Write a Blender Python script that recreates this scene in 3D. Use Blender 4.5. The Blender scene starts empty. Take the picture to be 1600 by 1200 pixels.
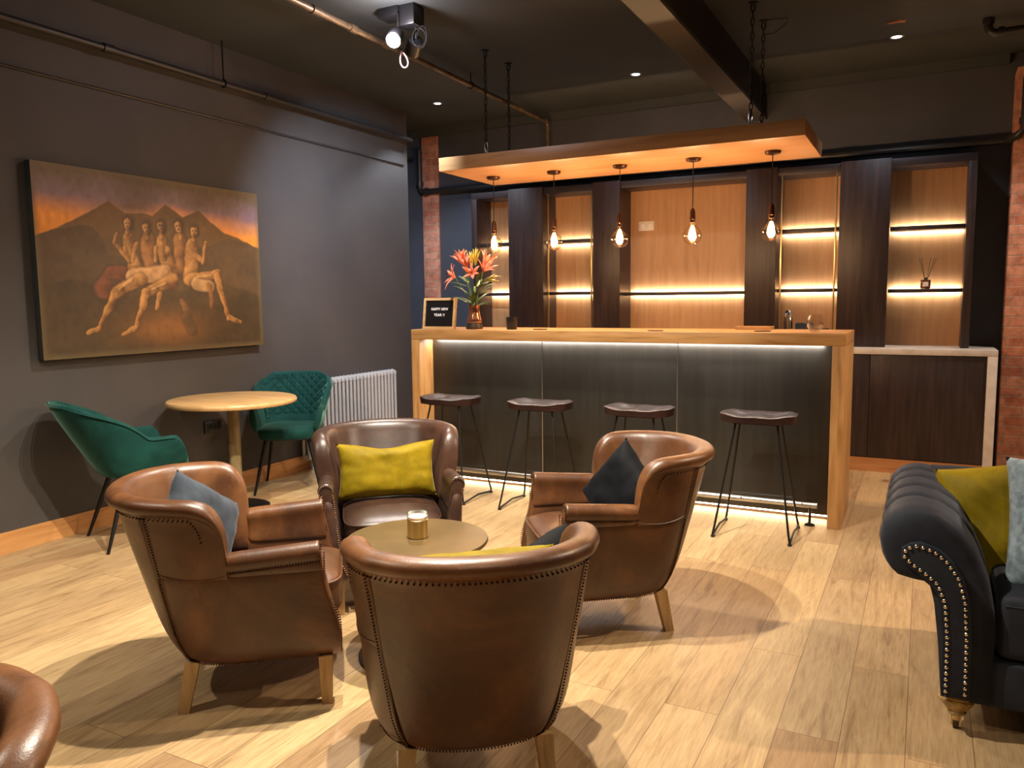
import bpy, bmesh, math, random
import numpy as np
from mathutils import Vector, Matrix, noise
random.seed(7)
PI = math.pi
C = bpy.context.scene.collection

# ---------------------------------------------------------------- camera, world, exposure
f_px = 1235.0
dy = Vector((650, 138, -f_px)).normalized()
dx = Vector((2400, -105, f_px)).normalized()
m_, n_ = (dx + dy).normalized(), (dx - dy).normalized()
dx, dy = (m_ + n_) / 2 ** .5, (m_ - n_) / 2 ** .5
dz = dx.cross(dy)
cam = bpy.data.cameras.new('camera')
cam.sensor_width = 36
cam.lens = f_px / 1600 * 36
cam.clip_start = 0.05
co = bpy.data.objects.new('camera', cam)
C.objects.link(co)
co.matrix_world = Matrix.Translation((0, 0, 1.38)) @ Matrix((dx, dy, dz)).to_4x4()
sc = bpy.context.scene
sc.camera = co
sc.view_settings.view_transform = 'Standard'
sc.view_settings.look = 'None'
sc.view_settings.gamma = 1
sc.view_settings.exposure = 0.45
sc.view_settings.use_curve_mapping = False
w = bpy.data.worlds.new('world')
sc.world = w
w.use_nodes = True
w.node_tree.nodes['Background'].inputs[0].default_value = (1.0, .82, .66, 1)
w.node_tree.nodes['Background'].inputs[1].default_value = 0.045


def S(r, g, b):
    f = lambda c: (c / 255 / 12.92) if c / 255 <= .04045 else ((c / 255 + .055) / 1.055) ** 2.4
    return (f(r), f(g), f(b), 1)


def lamp(name, kind, loc, energy, col, size=.05, target=None, cone=None, blend=.3, size_y=None):
    l = bpy.data.lights.new(name, kind)
    l.energy = energy
    l.color = col[:3]
    if kind == 'AREA':
        l.shape = 'RECTANGLE' if size_y else 'DISK'
        l.size = size
        if size_y: l.size_y = size_y
    else:
        l.shadow_soft_size = size
    if cone:
        l.spot_size = math.radians(cone)
        l.spot_blend = blend
    o = bpy.data.objects.new(name, l)
    C.objects.link(o)
    o.location = loc
    if target:
        o.rotation_euler = (Vector(target) - Vector(loc)).to_track_quat('-Z', 'Y').to_euler()
    return o


WARM = (1.0, .91, .75)
BULB = (1.0, .66, .41)
COOL = (.72, .84, 1.0)
# spot cluster above the coffee table (above the frame)
lamp('table_spot_light', 'SPOT', (-1.50, 2.55, 3.06), 380, WARM, .022, (-1.5, 2.55, 0), 125, .6)
lamp('table_spot_light', 'SPOT', (-1.72, 2.12, 3.06), 280, WARM, .022, (-1.8, 2.2, 0), 120, .6)
# ceiling spot that shows in the picture
lamp('ceiling_spot_light', 'SPOT', (-2.93, 4.06, 2.90), 125, (1, .90, .78), .03, (-2.95, 3.9, 0), 124, .5)
lamp('ceiling_spill_light', 'POINT', (-2.90, 4.05, 3.0), 12, (1, .9, .96), .03)
# lamp over the sofa and fill lamps added behind the camera
lamp('sofa_spot_light', 'SPOT', (1.7, 4.0, 3.06), 260, (1.0, .76, .54), .04, (1.0, 3.4, 0), 130, .6)
lamp('room_fill_light', 'SPOT', (-3.0, 0.4, 3.06), 115, WARM, .05, (-3.2, 1.0, 0), 140, .6)
lamp('room_fill_light', 'SPOT', (0.3, 0.3, 3.06), 45, (1.0, .80, .6), .05, (-0.2, 1.6, 0), 130, .6)


# ---------------------------------------------------------------- mesh helpers
class MB:
    def __init__(s):
        s.bm = bmesh.new()

    def face(s, vs):
        try: return s.bm.faces.new(vs)
        except ValueError: return None

    def box(s, a, b, bevel=0, seg=2):
        x0, y0, z0 = a; x1, y1, z1 = b
        v = [s.bm.verts.new(p) for p in ((x0, y0, z0), (x1, y0, z0), (x1, y1, z0), (x0, y1, z0), (x0, y0, z1), (x1, y0, z1), (x1, y1, z1), (x0, y1, z1))]
        fs = [s.face([v[i] for i in q]) for q in ((3, 2, 1, 0), (4, 5, 6, 7), (0, 1, 5, 4), (1, 2, 6, 5), (2, 3, 7, 6), (3, 0, 4, 7))]
        if bevel:
            es = list({e for f in fs for e in f.edges})
            bmesh.ops.bevel(s.bm, geom=es, offset=bevel, segments=seg, profile=.5, affect='EDGES')
        return s

    def loft(s, rings, closed=True, cap=True, wrap=False):
        R = [[s.bm.verts.new(p) for p in r] for r in rings]
        n = len(R[0])
        m = len(R)
        for i in range(m if wrap else m - 1):
            a, b = R[i], R[(i + 1) % m]
            for j in range(n if closed else n - 1):
                k = (j + 1) % n
                s.face([a[j], a[k], b[k], b[j]])
        if cap and closed and not wrap:
            s.face(list(reversed(R[0])))
            s.face(R[-1])
        return s

    def cyl(s, p0, p1, r0, r1=None, n=16):
        return s.tube([p0, p1], [r0, r0 if r1 is None else r1], n)

    def tube(s, pts, r, n=8, closed=False):
        pts = [Vector(p) for p in pts]
        m = len(pts)
        rr = r if isinstance(r, (list, tuple)) else [r] * m
        rings = []
        t0 = None
        for i, p in enumerate(pts):
            if closed: t = (pts[(i + 1) % m] - pts[i - 1]).normalized()
            else: t = (pts[min(i + 1, m - 1)] - pts[max(i - 1, 0)]).normalized()
            if t0 is None:
                u = t.orthogonal().normalized()
            else:
                q = t0.rotation_difference(t)
                u = q @ u
                u = (u - t * u.dot(t)).normalized()
            t0 = t
            v = t.cross(u)
            rings.append([p + (u * math.cos(2 * PI * k / n) + v * math.sin(2 * PI * k / n)) * rr[i] for k in range(n)])
        return s.loft(rings, True, not closed, closed)

    def lathe(s, prof, c=(0, 0, 0), n=24, cap=True):
        c = Vector(c)
        return s.loft([[c + Vector((r * math.cos(2 * PI * k / n), r * math.sin(2 * PI * k / n), z)) for k in range(n)] for r, z in prof], True, cap)

    def ball(s, c, r, u=8, v=6, sc=(1, 1, 1)):
        mt = Matrix.Translation(c) @ Matrix.Diagonal((*[r * k for k in sc], 1))
        bmesh.ops.create_uvsphere(s.bm, u_segments=u, v_segments=v, radius=1, matrix=mt)
        return s

    def dot(s, c, r):
        bmesh.ops.create_icosphere(s.bm, subdivisions=1, radius=r, matrix=Matrix.Translation(c))
        return s

    def prism(s, pts, a, b, axis='z', bevel=0):
        def P(p, h):
            return {'z': (p[0], p[1], h), 'y': (p[0], h, p[1]), 'x': (h, p[0], p[1])}[axis]
        A = [s.bm.verts.new(P(p, a)) for p in pts]
        B = [s.bm.verts.new(P(p, b)) for p in pts]
        f1 = s.face(list(reversed(A))); f2 = s.face(B)
        n = len(pts)
        for i in range(n): s.face([A[i], A[(i + 1) % n], B[(i + 1) % n], B[i]])
        if bevel:
            es = list(f1.edges) + list(f2.edges)
            bmesh.ops.bevel(s.bm, geom=es, offset=bevel, segments=2, profile=.5, affect='EDGES')
        return s

    def build(s, name, mat, parent=None, smooth=True, sub=0, loc=None, rot=None, angle=40):
        bmesh.ops.recalc_face_normals(s.bm, faces=s.bm.faces)
        me = bpy.data.meshes.new(name)
        s.bm.to_mesh(me)
        s.bm.free()
        if smooth:
            me.polygons.foreach_set('use_smooth', [True] * len(me.polygons))
            if not sub:
                try: me.set_sharp_from_angle(angle=math.radians(angle))
                except Exception: pass
        me.materials.append(mat)
        o = bpy.data.objects.new(name, me)
        C.objects.link(o)
        if parent: o.parent = parent
        if loc: o.location = loc
        if rot: o.rotation_euler = rot
        if sub:
            md = o.modifiers.new('sub', 'SUBSURF'); md.levels = sub; md.render_levels = sub
        return o


def tag(o, label, cat, group=None, kind=None):
    o['label'] = label; o['category'] = cat
    if group: o['group'] = group
    if kind: o['kind'] = kind
    return o


def thing(name, label, cat, loc=(0, 0, 0), rz=0, group=None):
    o = bpy.data.objects.new(name, None)
    C.objects.link(o)
    o.empty_display_size = .1
    o.location = loc; o.rotation_euler = (0, 0, rz)
    return tag(o, label, cat, group)


def struct(o, label=None):
    o['kind'] = 'structure'
    if label: o['label'] = label
    return o


def dup(root, loc, rz=None, label=None, sc_=None):
    def cp(o, par):
        c = o.copy(); C.objects.link(c)
        c.parent = par
        for ch in list(o.children): cp(ch, c)
        return c
    r = cp(root, None)
    r.location = loc
    if rz is not None: r.rotation_euler = (0, 0, rz)
    if label: r['label'] = label
    return r


# ---------------------------------------------------------------- materials
def base_mat(name, col=(.5, .5, .5, 1), rough=.5, metal=0, **kw):
    m = bpy.data.materials.new(name)
    m.use_nodes = True
    b = m.node_tree.nodes['Principled BSDF']
    b.inputs['Base Color'].default_value = col
    b.inputs['Roughness'].default_value = rough
    b.inputs['Metallic'].default_value = metal
    for k, v in kw.items(): b.inputs[k].default_value = v
    return m, b, m.node_tree.nodes, m.node_tree.links


def ramp(N, L, src, stops):
    r = N.new('ShaderNodeValToRGB')
    e = r.color_ramp.elements
    while len(e) < len(stops): e.new(.5)
    for i, (p, c) in enumerate(stops):
        e[i].position = p; e[i].color = c
    L.new(src, r.inputs[0])
    return r


def noise_node(N, L, scale, detail=4, vec=None, mscale=None, coord='Object', rough=.5, dist=0):
    n = N.new('ShaderNodeTexNoise')
    n.inputs['Scale'].default_value = scale
    n.inputs['Detail'].default_value = detail
    n.inputs['Roughness'].default_value = rough
    n.inputs['Distortion'].default_value = dist
    if vec is None:
        tc = N.new('ShaderNodeTexCoord'); vec = tc.outputs[coord]
    if mscale:
        mp = N.new('ShaderNodeMapping'); mp.inputs['Scale'].default_value = mscale
        L.new(vec, mp.inputs[0]); vec = mp.outputs[0]
    L.new(vec, n.inputs['Vector'])
    return n


def bump(N, L, b, src, strength=.2, dist=.01):
    bp = N.new('ShaderNodeBump')
    bp.inputs['Strength'].default_value = strength
    bp.inputs['Distance'].default_value = dist
    L.new(src, bp.inputs['Height']); L.new(bp.outputs[0], b.inputs['Normal'])
    return bp


def mottled(name, c1, c2, scale=6, rough=.5, bs=.1, bscale=None, bd=.005, metal=0, lo=.35, hi=.65, **kw):
    m, b, N, L = base_mat(name, c1, rough, metal, **kw)
    n = noise_node(N, L, scale)
    r = ramp(N, L, n.outputs[0], [(lo, c1), (hi, c2)])
    L.new(r.outputs[0], b.inputs['Base Color'])
    if bs:
        n2 = noise_node(N, L, bscale or scale * 8, 3)
        bump(N, L, b, n2.outputs[0], bs, bd)
    return m


def wood(name, c1, c2, c3, axis=0, scale=3.0, rough=.45, stretch=12, bs=.05, **kw):
    m, b, N, L = base_mat(name, c1, rough, **kw)
    s = [stretch] * 3; s[axis] = 1
    n = noise_node(N, L, scale, 6, mscale=s, rough=.6, dist=.4)
    r = ramp(N, L, n.outputs[0], [(.3, c1), (.5, c2), (.72, c3)])
    L.new(r.outputs[0], b.inputs['Base Color'])
    bump(N, L, b, n.outputs[0], bs, .004)
    return m


def leather(name, c1, c2, c3, rough=.36):
    m, b, N, L = base_mat(name, c1, rough)
    n = noise_node(N, L, 2.6, 6, rough=.66, dist=.6)
    r = ramp(N, L, n.outputs[0], [(.3, c1), (.5, c2), (.72, c3)])
    L.new(r.outputs[0], b.inputs['Base Color'])
    n2 = noise_node(N, L, 9, 6, rough=.7)
    rr = N.new('ShaderNodeMapRange')
    rr.inputs['To Min'].default_value = rough - .08; rr.inputs['To Max'].default_value = rough + .14
    L.new(n2.outputs[0], rr.inputs[0]); L.new(rr.outputs[0], b.inputs['Roughness'])
    v = N.new('ShaderNodeTexVoronoi'); v.inputs['Scale'].default_value = 260
    tc = N.new('ShaderNodeTexCoord'); L.new(tc.outputs['Object'], v.inputs['Vector'])
    ad = N.new('ShaderNodeMath'); ad.operation = 'MULTIPLY_ADD'; ad.inputs[1].default_value = .12
    L.new(v.outputs[0], ad.inputs[0]); L.new(n2.outputs[0], ad.inputs[2])
    bump(N, L, b, ad.outputs[0], .22, .006)
    b.inputs['Specular IOR Level'].default_value = .55
    return m


def velvet(name, c1, c2, scale=5, sheen=.5, tint=(1, 1, 1, 1), rough=.75):
    m, b, N, L = base_mat(name, c1, rough)
    n = noise_node(N, L, scale, 4, rough=.6, dist=.8)
    r = ramp(N, L, n.outputs[0], [(.35, c1), (.65, c2)])
    L.new(r.outputs[0], b.inputs['Base Color'])
    b.inputs['Sheen Weight'].default_value = sheen
    b.inputs['Sheen Roughness'].default_value = .35
    b.inputs['Specular IOR Level'].default_value = .12
    b.inputs['Sheen Tint'].default_value = tint
    n2 = noise_node(N, L, 18, 4)
    bump(N, L, b, n2.outputs[0], .15, .01)
    return m


def emit(name, col, strength):
    m = bpy.data.materials.new(name); m.use_nodes = True
    N, L = m.node_tree.nodes, m.node_tree.links
    N.remove(N['Principled BSDF'])
    e = N.new('ShaderNodeEmission')
    e.inputs[0].default_value = (*col[:3], 1); e.inputs[1].default_value = strength
    L.new(e.outputs[0], N['Material Output'].inputs[0])
    return m


def glass(name, tint=(1, 1, 1, 1), spec=.35):
    m = bpy.data.materials.new(name); m.use_nodes = True
    N, L = m.node_tree.nodes, m.node_tree.links
    N.remove(N['Principled BSDF'])
    t = N.new('ShaderNodeBsdfTransparent'); t.inputs[0].default_value = tint
    g = N.new('ShaderNodeBsdfGlossy'); g.inputs['Roughness'].default_value = .03
    lw = N.new('ShaderNodeLayerWeight'); lw.inputs[0].default_value = spec
    mx = N.new('ShaderNodeMixShader')
    L.new(lw.outputs['Facing'], mx.inputs[0]); L.new(t.outputs[0], mx.inputs[1]); L.new(g.outputs[0], mx.inputs[2])
    L.new(mx.outputs[0], N['Material Output'].inputs[0])
    return m


def floor_material():
    m, b, N, L = base_mat('oak_floor', rough=.42)
    tc = N.new('ShaderNodeTexCoord')
    sp = N.new('ShaderNodeSeparateXYZ'); L.new(tc.outputs['Object'], sp.inputs[0])
    cb = N.new('ShaderNodeCombineXYZ'); L.new(sp.outputs[1], cb.inputs[0]); L.new(sp.outputs[0], cb.inputs[1])
    br = N.new('ShaderNodeTexBrick')
    L.new(cb.outputs[0], br.inputs['Vector'])
    br.offset = .37; br.offset_frequency = 2; br.squash = 1.0
    br.inputs['Scale'].default_value = 1
    br.inputs['Brick Width'].default_value = 1.55
    br.inputs['Row Height'].default_value = .185
    br.inputs['Mortar Size'].default_value = .0012
    br.inputs['Mortar Smooth'].default_value = .3
    br.inputs['Bias'].default_value = 0
    br.inputs['Color1'].default_value = (0, 0, 0, 1); br.inputs['Color2'].default_value = (1, 1, 1, 1)
    br.inputs['Mortar'].default_value = (.5, .5, .5, 1)
    # per-plank offset for the grain
    off = N.new('ShaderNodeVectorMath'); off.operation = 'MULTIPLY_ADD'
    L.new(br.outputs['Color'], off.inputs[0]); off.inputs[1].default_value = (13, 7, 5)
    L.new(tc.outputs['Object'], off.inputs[2])
    g = noise_node(N, L, 2.2, 7, vec=off.outputs[0], mscale=(9, .9, 1), rough=.62, dist=1.1)
    g2 = noise_node(N, L, 26, 4, vec=off.outputs[0], mscale=(5, .35, 1), rough=.6, dist=.3)
    tone = ramp(N, L, br.outputs['Color'], [(0, S(174, 148, 112)), (.35, S(192, 166, 124)), (.6, S(166, 136, 102)), (.8, S(200, 174, 132)), (1, S(182, 158, 122))])
    gr = ramp(N, L, g.outputs[0], [(.28, S(158, 132, 112)), (.45, S(236, 226, 214)), (.75, S(255, 250, 244))])
    mx = N.new('ShaderNodeMix'); mx.data_type = 'RGBA'; mx.blend_type = 'MULTIPLY'; mx.inputs[0].default_value = .75
    L.new(tone.outputs[0], mx.inputs[6]); L.new(gr.outputs[0], mx.inputs[7])
    gr2 = ramp(N, L, g2.outputs[0], [(.3, S(196, 184, 170)), (.6, (1, 1, 1, 1))])
    mx2 = N.new('ShaderNodeMix'); mx2.data_type = 'RGBA'; mx2.blend_type = 'MULTIPLY'; mx2.inputs[0].default_value = .55
    L.new(mx.outputs[2], mx2.inputs[6]); L.new(gr2.outputs[0], mx2.inputs[7])
    mx3 = N.new('ShaderNodeMix'); mx3.data_type = 'RGBA'
    L.new(br.outputs['Fac'], mx3.inputs[0]); L.new(mx2.outputs[2], mx3.inputs[6]); mx3.inputs[7].default_value = S(96, 70, 48)
    # knots
    kv = N.new('ShaderNodeTexVoronoi'); kv.inputs['Scale'].default_value = 1.1
    mp = N.new('ShaderNodeMapping'); mp.inputs['Scale'].default_value = (1.6, .9, 1)
    L.new(off.outputs[0], mp.inputs[0]); L.new(mp.outputs[0], kv.inputs['Vector'])
    kr = ramp(N, L, kv.outputs[0], [(.0, S(96, 66, 44)), (.035, S(150, 122, 96)), (.075, (1, 1, 1, 1))])
    mx4 = N.new('ShaderNodeMix'); mx4.data_type = 'RGBA'; mx4.blend_type = 'MULTIPLY'; mx4.inputs[0].default_value = .8
    L.new(mx3.outputs[2], mx4.inputs[6]); L.new(kr.outputs[0], mx4.inputs[7])
    L.new(mx4.outputs[2], b.inputs['Base Color'])
    rr = N.new('ShaderNodeMapRange'); rr.inputs['To Min'].default_value = .36; rr.inputs['To Max'].default_value = .52
    L.new(g2.outputs[0], rr.inputs[0]); L.new(rr.outputs[0], b.inputs['Roughness'])
    sb = N.new('ShaderNodeMath'); sb.operation = 'SUBTRACT'
    L.new(g2.outputs[0], sb.inputs[0]); L.new(br.outputs['Fac'], sb.inputs[1])
    bump(N, L, b, sb.outputs[0], .12, .003)
    return m


def brick_material():
    m, b, N, L = base_mat('old_brick', rough=.85)
    tc = N.new('ShaderNodeTexCoord')
    sp = N.new('ShaderNodeSeparateXYZ'); L.new(tc.outputs['Object'], sp.inputs[0])
    ad = N.new('ShaderNodeMath'); L.new(sp.outputs[0], ad.inputs[0]); L.new(sp.outputs[1], ad.inputs[1])
    cb = N.new('ShaderNodeCombineXYZ'); L.new(ad.outputs[0], cb.inputs[0]); L.new(sp.outputs[2], cb.inputs[1])
    br = N.new('ShaderNodeTexBrick'); L.new(cb.outputs[0], br.inputs['Vector'])
    br.inputs['Scale'].default_value = 1
    br.inputs['Brick Width'].default_value = .225
    br.inputs['Row Height'].default_value = .076
    br.inputs['Mortar Size'].default_value = .006
    br.inputs['Mortar Smooth'].default_value = .4
    br.inputs['Color1'].default_value = S(192, 118, 88)
    br.inputs['Color2'].default_value = S(220, 156, 126)
    br.inputs['Mortar'].default_value = S(190, 152, 130)
    n = noise_node(N, L, 14, 6, rough=.7)
    r = ramp(N, L, n.outputs[0], [(.3, S(130, 100, 88)), (.6, (1, 1, 1, 1))])
    mx = N.new('ShaderNodeMix'); mx.data_type = 'RGBA'; mx.blend_type = 'MULTIPLY'; mx.inputs[0].default_value = .6
    L.new(br.outputs['Color'], mx.inputs[6]); L.new(r.outputs[0], mx.inputs[7])
    L.new(mx.outputs[2], b.inputs['Base Color'])
    sb = N.new('ShaderNodeMath'); sb.operation = 'SUBTRACT'
    L.new(n.outputs[0], sb.inputs[0]); L.new(br.outputs['Fac'], sb.inputs[1])
    bump(N, L, b, sb.outputs[0], .6, .01)
    return m


def quilt_velvet(name, c1, c2):
    m = velvet(name, c1, c2, 6, .45, S(150, 220, 210))
    N, L = m.node_tree.nodes, m.node_tree.links
    b = N['Principled BSDF']
    tc = N.new('ShaderNodeTexCoord')
    sp = N.new('ShaderNodeSeparateXYZ'); L.new(tc.outputs['Object'], sp.inputs[0])
    hs = []
    for sgn in (1, -1):
        a = N.new('ShaderNodeMath'); a.operation = 'MULTIPLY_ADD'; a.inputs[1].default_value = sgn
        L.new(sp.outputs[0], a.inputs[0]); L.new(sp.outputs[2], a.inputs[2])
        p = N.new('ShaderNodeMath'); p.operation = 'PINGPONG'; p.inputs[1].default_value = .032
        L.new(a.outputs[0], p.inputs[0]); hs.append(p)
    mn = N.new('ShaderNodeMath'); mn.operation = 'MINIMUM'
    L.new(hs[0].outputs[0], mn.inputs[0]); L.new(hs[1].outputs[0], mn.inputs[1])
    sq = N.new('ShaderNodeMath'); sq.operation = 'POWER'; sq.inputs[1].default_value = .5
    L.new(mn.outputs[0], sq.inputs[0])
    bump(N, L, b, sq.outputs[0], 1.0, .06)
    return m


M = {}
M['wall'] = mottled('charcoal_wall_paint', S(64, 59, 57), S(69, 64, 61), 3, .62, .08, 60, .002)
M['backwall'] = mottled('slate_wall_paint', S(66, 68, 76), S(72, 73, 80), 3, .6, .08, 60, .002)
M['ceil'] = mottled('dark_ceiling_paint', S(58, 62, 62), S(63, 67, 66), 2, .75, .08, 40, .002)
M['beam'] = mottled('lit_beam_paint', S(76, 74, 72), S(82, 80, 77), 2, .7, .05, 40, .002)
M['beam_shade'] = mottled('shaded_beam_paint', S(30, 29, 29), S(34, 33, 32), 2, .7, .05, 40, .002)  # same beam, darkened in colour for its unlit side
M['floor'] = floor_material()
M['brick'] = brick_material()
M['oak'] = wood('honey_oak', S(150, 104, 56), S(182, 134, 80), S(198, 152, 98), 0, 2.6, .45)
M['oak_v'] = wood('honey_oak_upright', S(150, 104, 56), S(182, 134, 80), S(198, 152, 98), 2, 2.6, .45)
M['oakback'] = wood('oak_veneer', S(172, 126, 84), S(184, 137, 94), S(192, 147, 103), 2, 2.2, .5, 12)
M['oakpale'] = wood('pale_oak', S(170, 128, 80), S(196, 156, 104), S(208, 170, 120), 0, 2.2, .4)
M['canopy'] = wood('canopy_oak', S(150, 106, 64), S(172, 126, 80), S(184, 138, 92), 0, 1.6, .42, 14)
M['skirt'] = wood('skirting_oak', S(166, 112, 62), S(192, 136, 80), S(204, 152, 96), 1, 2.2, .45)
M['plinth'] = wood('plinth_oak', S(158, 104, 60), S(178, 122, 74), S(190, 136, 86), 0, 2.2, .45)
M['darkwood'] = wood('espresso_wood', S(34, 24, 24), S(48, 34, 32), S(64, 46, 42), 2, 2.4, .42, 14, .12)
M['darkframe'] = wood('espresso_frame', S(34, 28, 30), S(44, 36, 38), S(54, 44, 44), 0, 2.4, .4, 14)
M['panel'] = wood('black_stained_panel', S(28, 26, 23), S(34, 31, 27), S(42, 39, 34), 2, 1.8, .38, 14, .08)
M['seatwood'] = wood('mahogany_seat', S(26, 15, 14), S(38, 20, 18), S(50, 27, 22), 0, 3, .42, 10, .04, **{'Specular IOR Level': .28})
M['blackmetal'] = base_mat('black_metal', S(34, 32, 31), .42, .6)[0]
M['blackplastic'] = base_mat('black_plastic', S(20, 20, 22), .4)[0]
M['pipe'] = base_mat('painted_pipe', S(52, 48, 46), .42, .2)[0]
M['copperpipe'] = mottled('tarnished_pipe', S(90, 76, 60), S(136, 116, 90), 12, .4, .05, metal=.5)
M['steel'] = base_mat('brushed_steel', S(190, 188, 184), .28, 1)[0]
M['chrome'] = base_mat('pale_chrome', S(205, 205, 205), .18, 1)[0]
M['silver'] = base_mat('radiator_enamel', S(196, 194, 192), .32, .35)[0]
M['brass'] = base_mat('brass', S(212, 190, 140), .34, 1)[0]
M['tabletop'] = mottled('aged_bronze_top', S(104, 84, 50), S(124, 100, 64), 5, .36, .06, 40, .002, metal=.55)
M['tableiron'] = base_mat('bronze_pedestal', S(70, 58, 46), .45, .6)[0]
M['leather'] = leather('cognac_leather', S(54, 29, 13), S(80, 47, 23), S(122, 78, 43))
M['leather_dark'] = leather('dark_brown_leather', S(38, 24, 18), S(56, 36, 27), S(82, 55, 42), .33)
M['nail'] = base_mat('antique_nail', S(72, 44, 28), .35, .7)[0]
M['sheennail'] = base_mat('sheen_nail', S(150, 116, 90), .3, .9)[0]  # nail colour paled so the sheen sits in it
M['columnwood'] = wood('dull_gold_column', S(96, 82, 54), S(122, 106, 72), S(140, 124, 88), 2, 3, .4)
M['silvernail'] = base_mat('silver_nail', S(225, 215, 195), .22, 1)[0]
M['legoak'] = wood('leg_oak', S(150, 118, 74), S(178, 144, 96), S(194, 160, 110), 2, 3, .5)
M['green'] = velvet('teal_velvet', S(14, 52, 49), S(22, 68, 63), 5, .35, S(170, 225, 200))
M['greenquilt'] = quilt_velvet('quilted_teal_velvet', S(10, 48, 46), S(18, 62, 58))
M['yellow'] = velvet('mustard_velvet', S(108, 91, 8), S(138, 115, 16), 7, .12, S(255, 235, 150), .6)
M['blackcloth'] = velvet('black_velvet', S(8, 9, 12), S(13, 14, 18), 6, .04, S(150, 165, 190))
M['greycloth'] = velvet('slate_velvet', S(52, 58, 66), S(68, 74, 84), 6, .18, S(200, 210, 225))
M['bluecloth'] = mottled('pale_blue_cloth', S(98, 112, 122), S(138, 152, 160), 40, .85, .2, 300, .002)
M['sofa'] = velvet('charcoal_sofa_fabric', S(34, 36, 42), S(44, 46, 54), 5, .2, S(180, 190, 215), .65)
M['white'] = base_mat('white_letter', S(235, 230, 225), .5)[0]
M['whitestone'] = mottled('white_worktop', S(206, 196, 188), S(222, 214, 206), 12, .3, 0)
M['plastic'] = base_mat('white_plastic', S(225, 215, 205), .4)[0]
M['wax'] = base_mat('candle_wax', S(240, 232, 215), .4, 0, **{'Subsurface Weight': .3})[0]
M['led'] = emit('led_strip', (1, .96, .86), 80)
M['ledbar'] = emit('led_strip_bar', (1, .92, .82), 60)
M['ledfloor'] = emit('led_strip_plinth', (1, .74, .42), 36)
M['filament'] = emit('filament', (1, .66, .32), 90)
M['lampface'] = emit('lamp_lens', (.93, .9, 1), 60)
M['downface'] = emit('downlight_lens', (.85, .9, 1), 22)
M['bulbglass'] = glass('amber_bulb_glass', (1, .90, .74, 1), .22)
M['clear'] = glass('clear_glass', (.96, .96, .96, 1), .3)
M['petal'] = mottled('lily_petal', S(226, 92, 70), S(240, 150, 120), 30, .5, 0, **{'Subsurface Weight': .15})
M['bud'] = mottled('lily_bud', S(196, 178, 60), S(214, 196, 96), 20, .5, 0)
M['leaf'] = mottled('lily_leaf', S(52, 84, 36), S(92, 116, 50), 14, .5, 0)
M['copperglass'] = base_mat('copper_glass', S(190, 130, 100), .12, .85)[0]
M['patch'] = mottled('rough_plaster_patch', S(170, 100, 70), S(200, 150, 120), 60, .8, .3, 200)
M['cable'] = base_mat('pale_cable', S(225, 190, 205), .4)[0]
M['turnedwood'] = wood('gold_turned_wood', S(120, 92, 44), S(156, 124, 66), S(178, 146, 84), 2, 4, .35)

# ---------------------------------------------------------------- the room
WX, BY, CZ = -4.52, 7.30, 3.20
struct(MB().box((-6, -3.2, -.1), (5.2, 8.2, 0)).build('floor', M['floor'], smooth=False), 'pale oak plank floor with knots and mixed plank tones')
struct(MB().box((-6, -3.2, CZ), (5.2, 8.2, CZ + .12)).build('ceiling', M['ceil'], smooth=False), 'dark grey painted ceiling')
# left wall ends short of the back wall, where the room steps back
struct(MB().box((WX - .9, -3.2, 0), (WX, 6.52, CZ)).build('wall_left', M['wall'], smooth=False), 'dark charcoal wall carrying the large painting')
struct(MB().box((-6, BY, 0), (5.2, BY + .2, CZ)).build('wall_back', M['backwall'], smooth=False), 'dark slate wall behind the bar')
struct(MB().box((5.0, -3.2, 0), (5.2, 8.2, CZ)).build('wall_right', M['wall'], smooth=False))
struct(MB().box((-6, -3.2, 0), (5.2, -3.0, CZ)).build('wall_front', M['wall'], smooth=False))
struct(MB().box((-5.6, 6.52, 0), (-5.4, BY, CZ)).build('wall_recess', M['backwall'], smooth=False))
mb = MB().prism([(-3.0, 0), (-3.0, .105), (6.5, .105), (6.5, 0)], WX, WX + .016, 'x')
mb.box((WX, -3.0, .105), (WX + .012, 6.5, .118))
struct(mb.build('baseboard_left', M['skirt'], smooth=False), 'oak skirting board along the charcoal wall')
struct(MB().box((-4.855, BY - .03, 0), (-4.655, BY, 3.12), .004).build('trim_1', M['brick']), 'narrow strip of bare brick at the end of the back wall')
struct(MB().box((.54, BY - .22, 0), (2.4, BY, 3.05), .006).build('trim_2', M['brick']), 'wide bare brick pier beside the shelving')
struct(MB().box((-6, BY - .05, CZ - .075), (.5, BY, CZ)).build('trim_3', M['ceil'], smooth=False))
# ceiling beam: underside coloured as lit, side coloured as in shade
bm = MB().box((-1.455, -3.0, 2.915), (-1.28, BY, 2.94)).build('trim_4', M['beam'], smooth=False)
struct(bm, 'ceiling beam running towards the bar, coloured as lit underneath')
struct(MB().box((-1.452, -3.0, 2.94), (-1.283, BY, CZ)).build('trim_5', M['beam_shade'], smooth=False), 'side of the ceiling beam, coloured as in shade')

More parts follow.
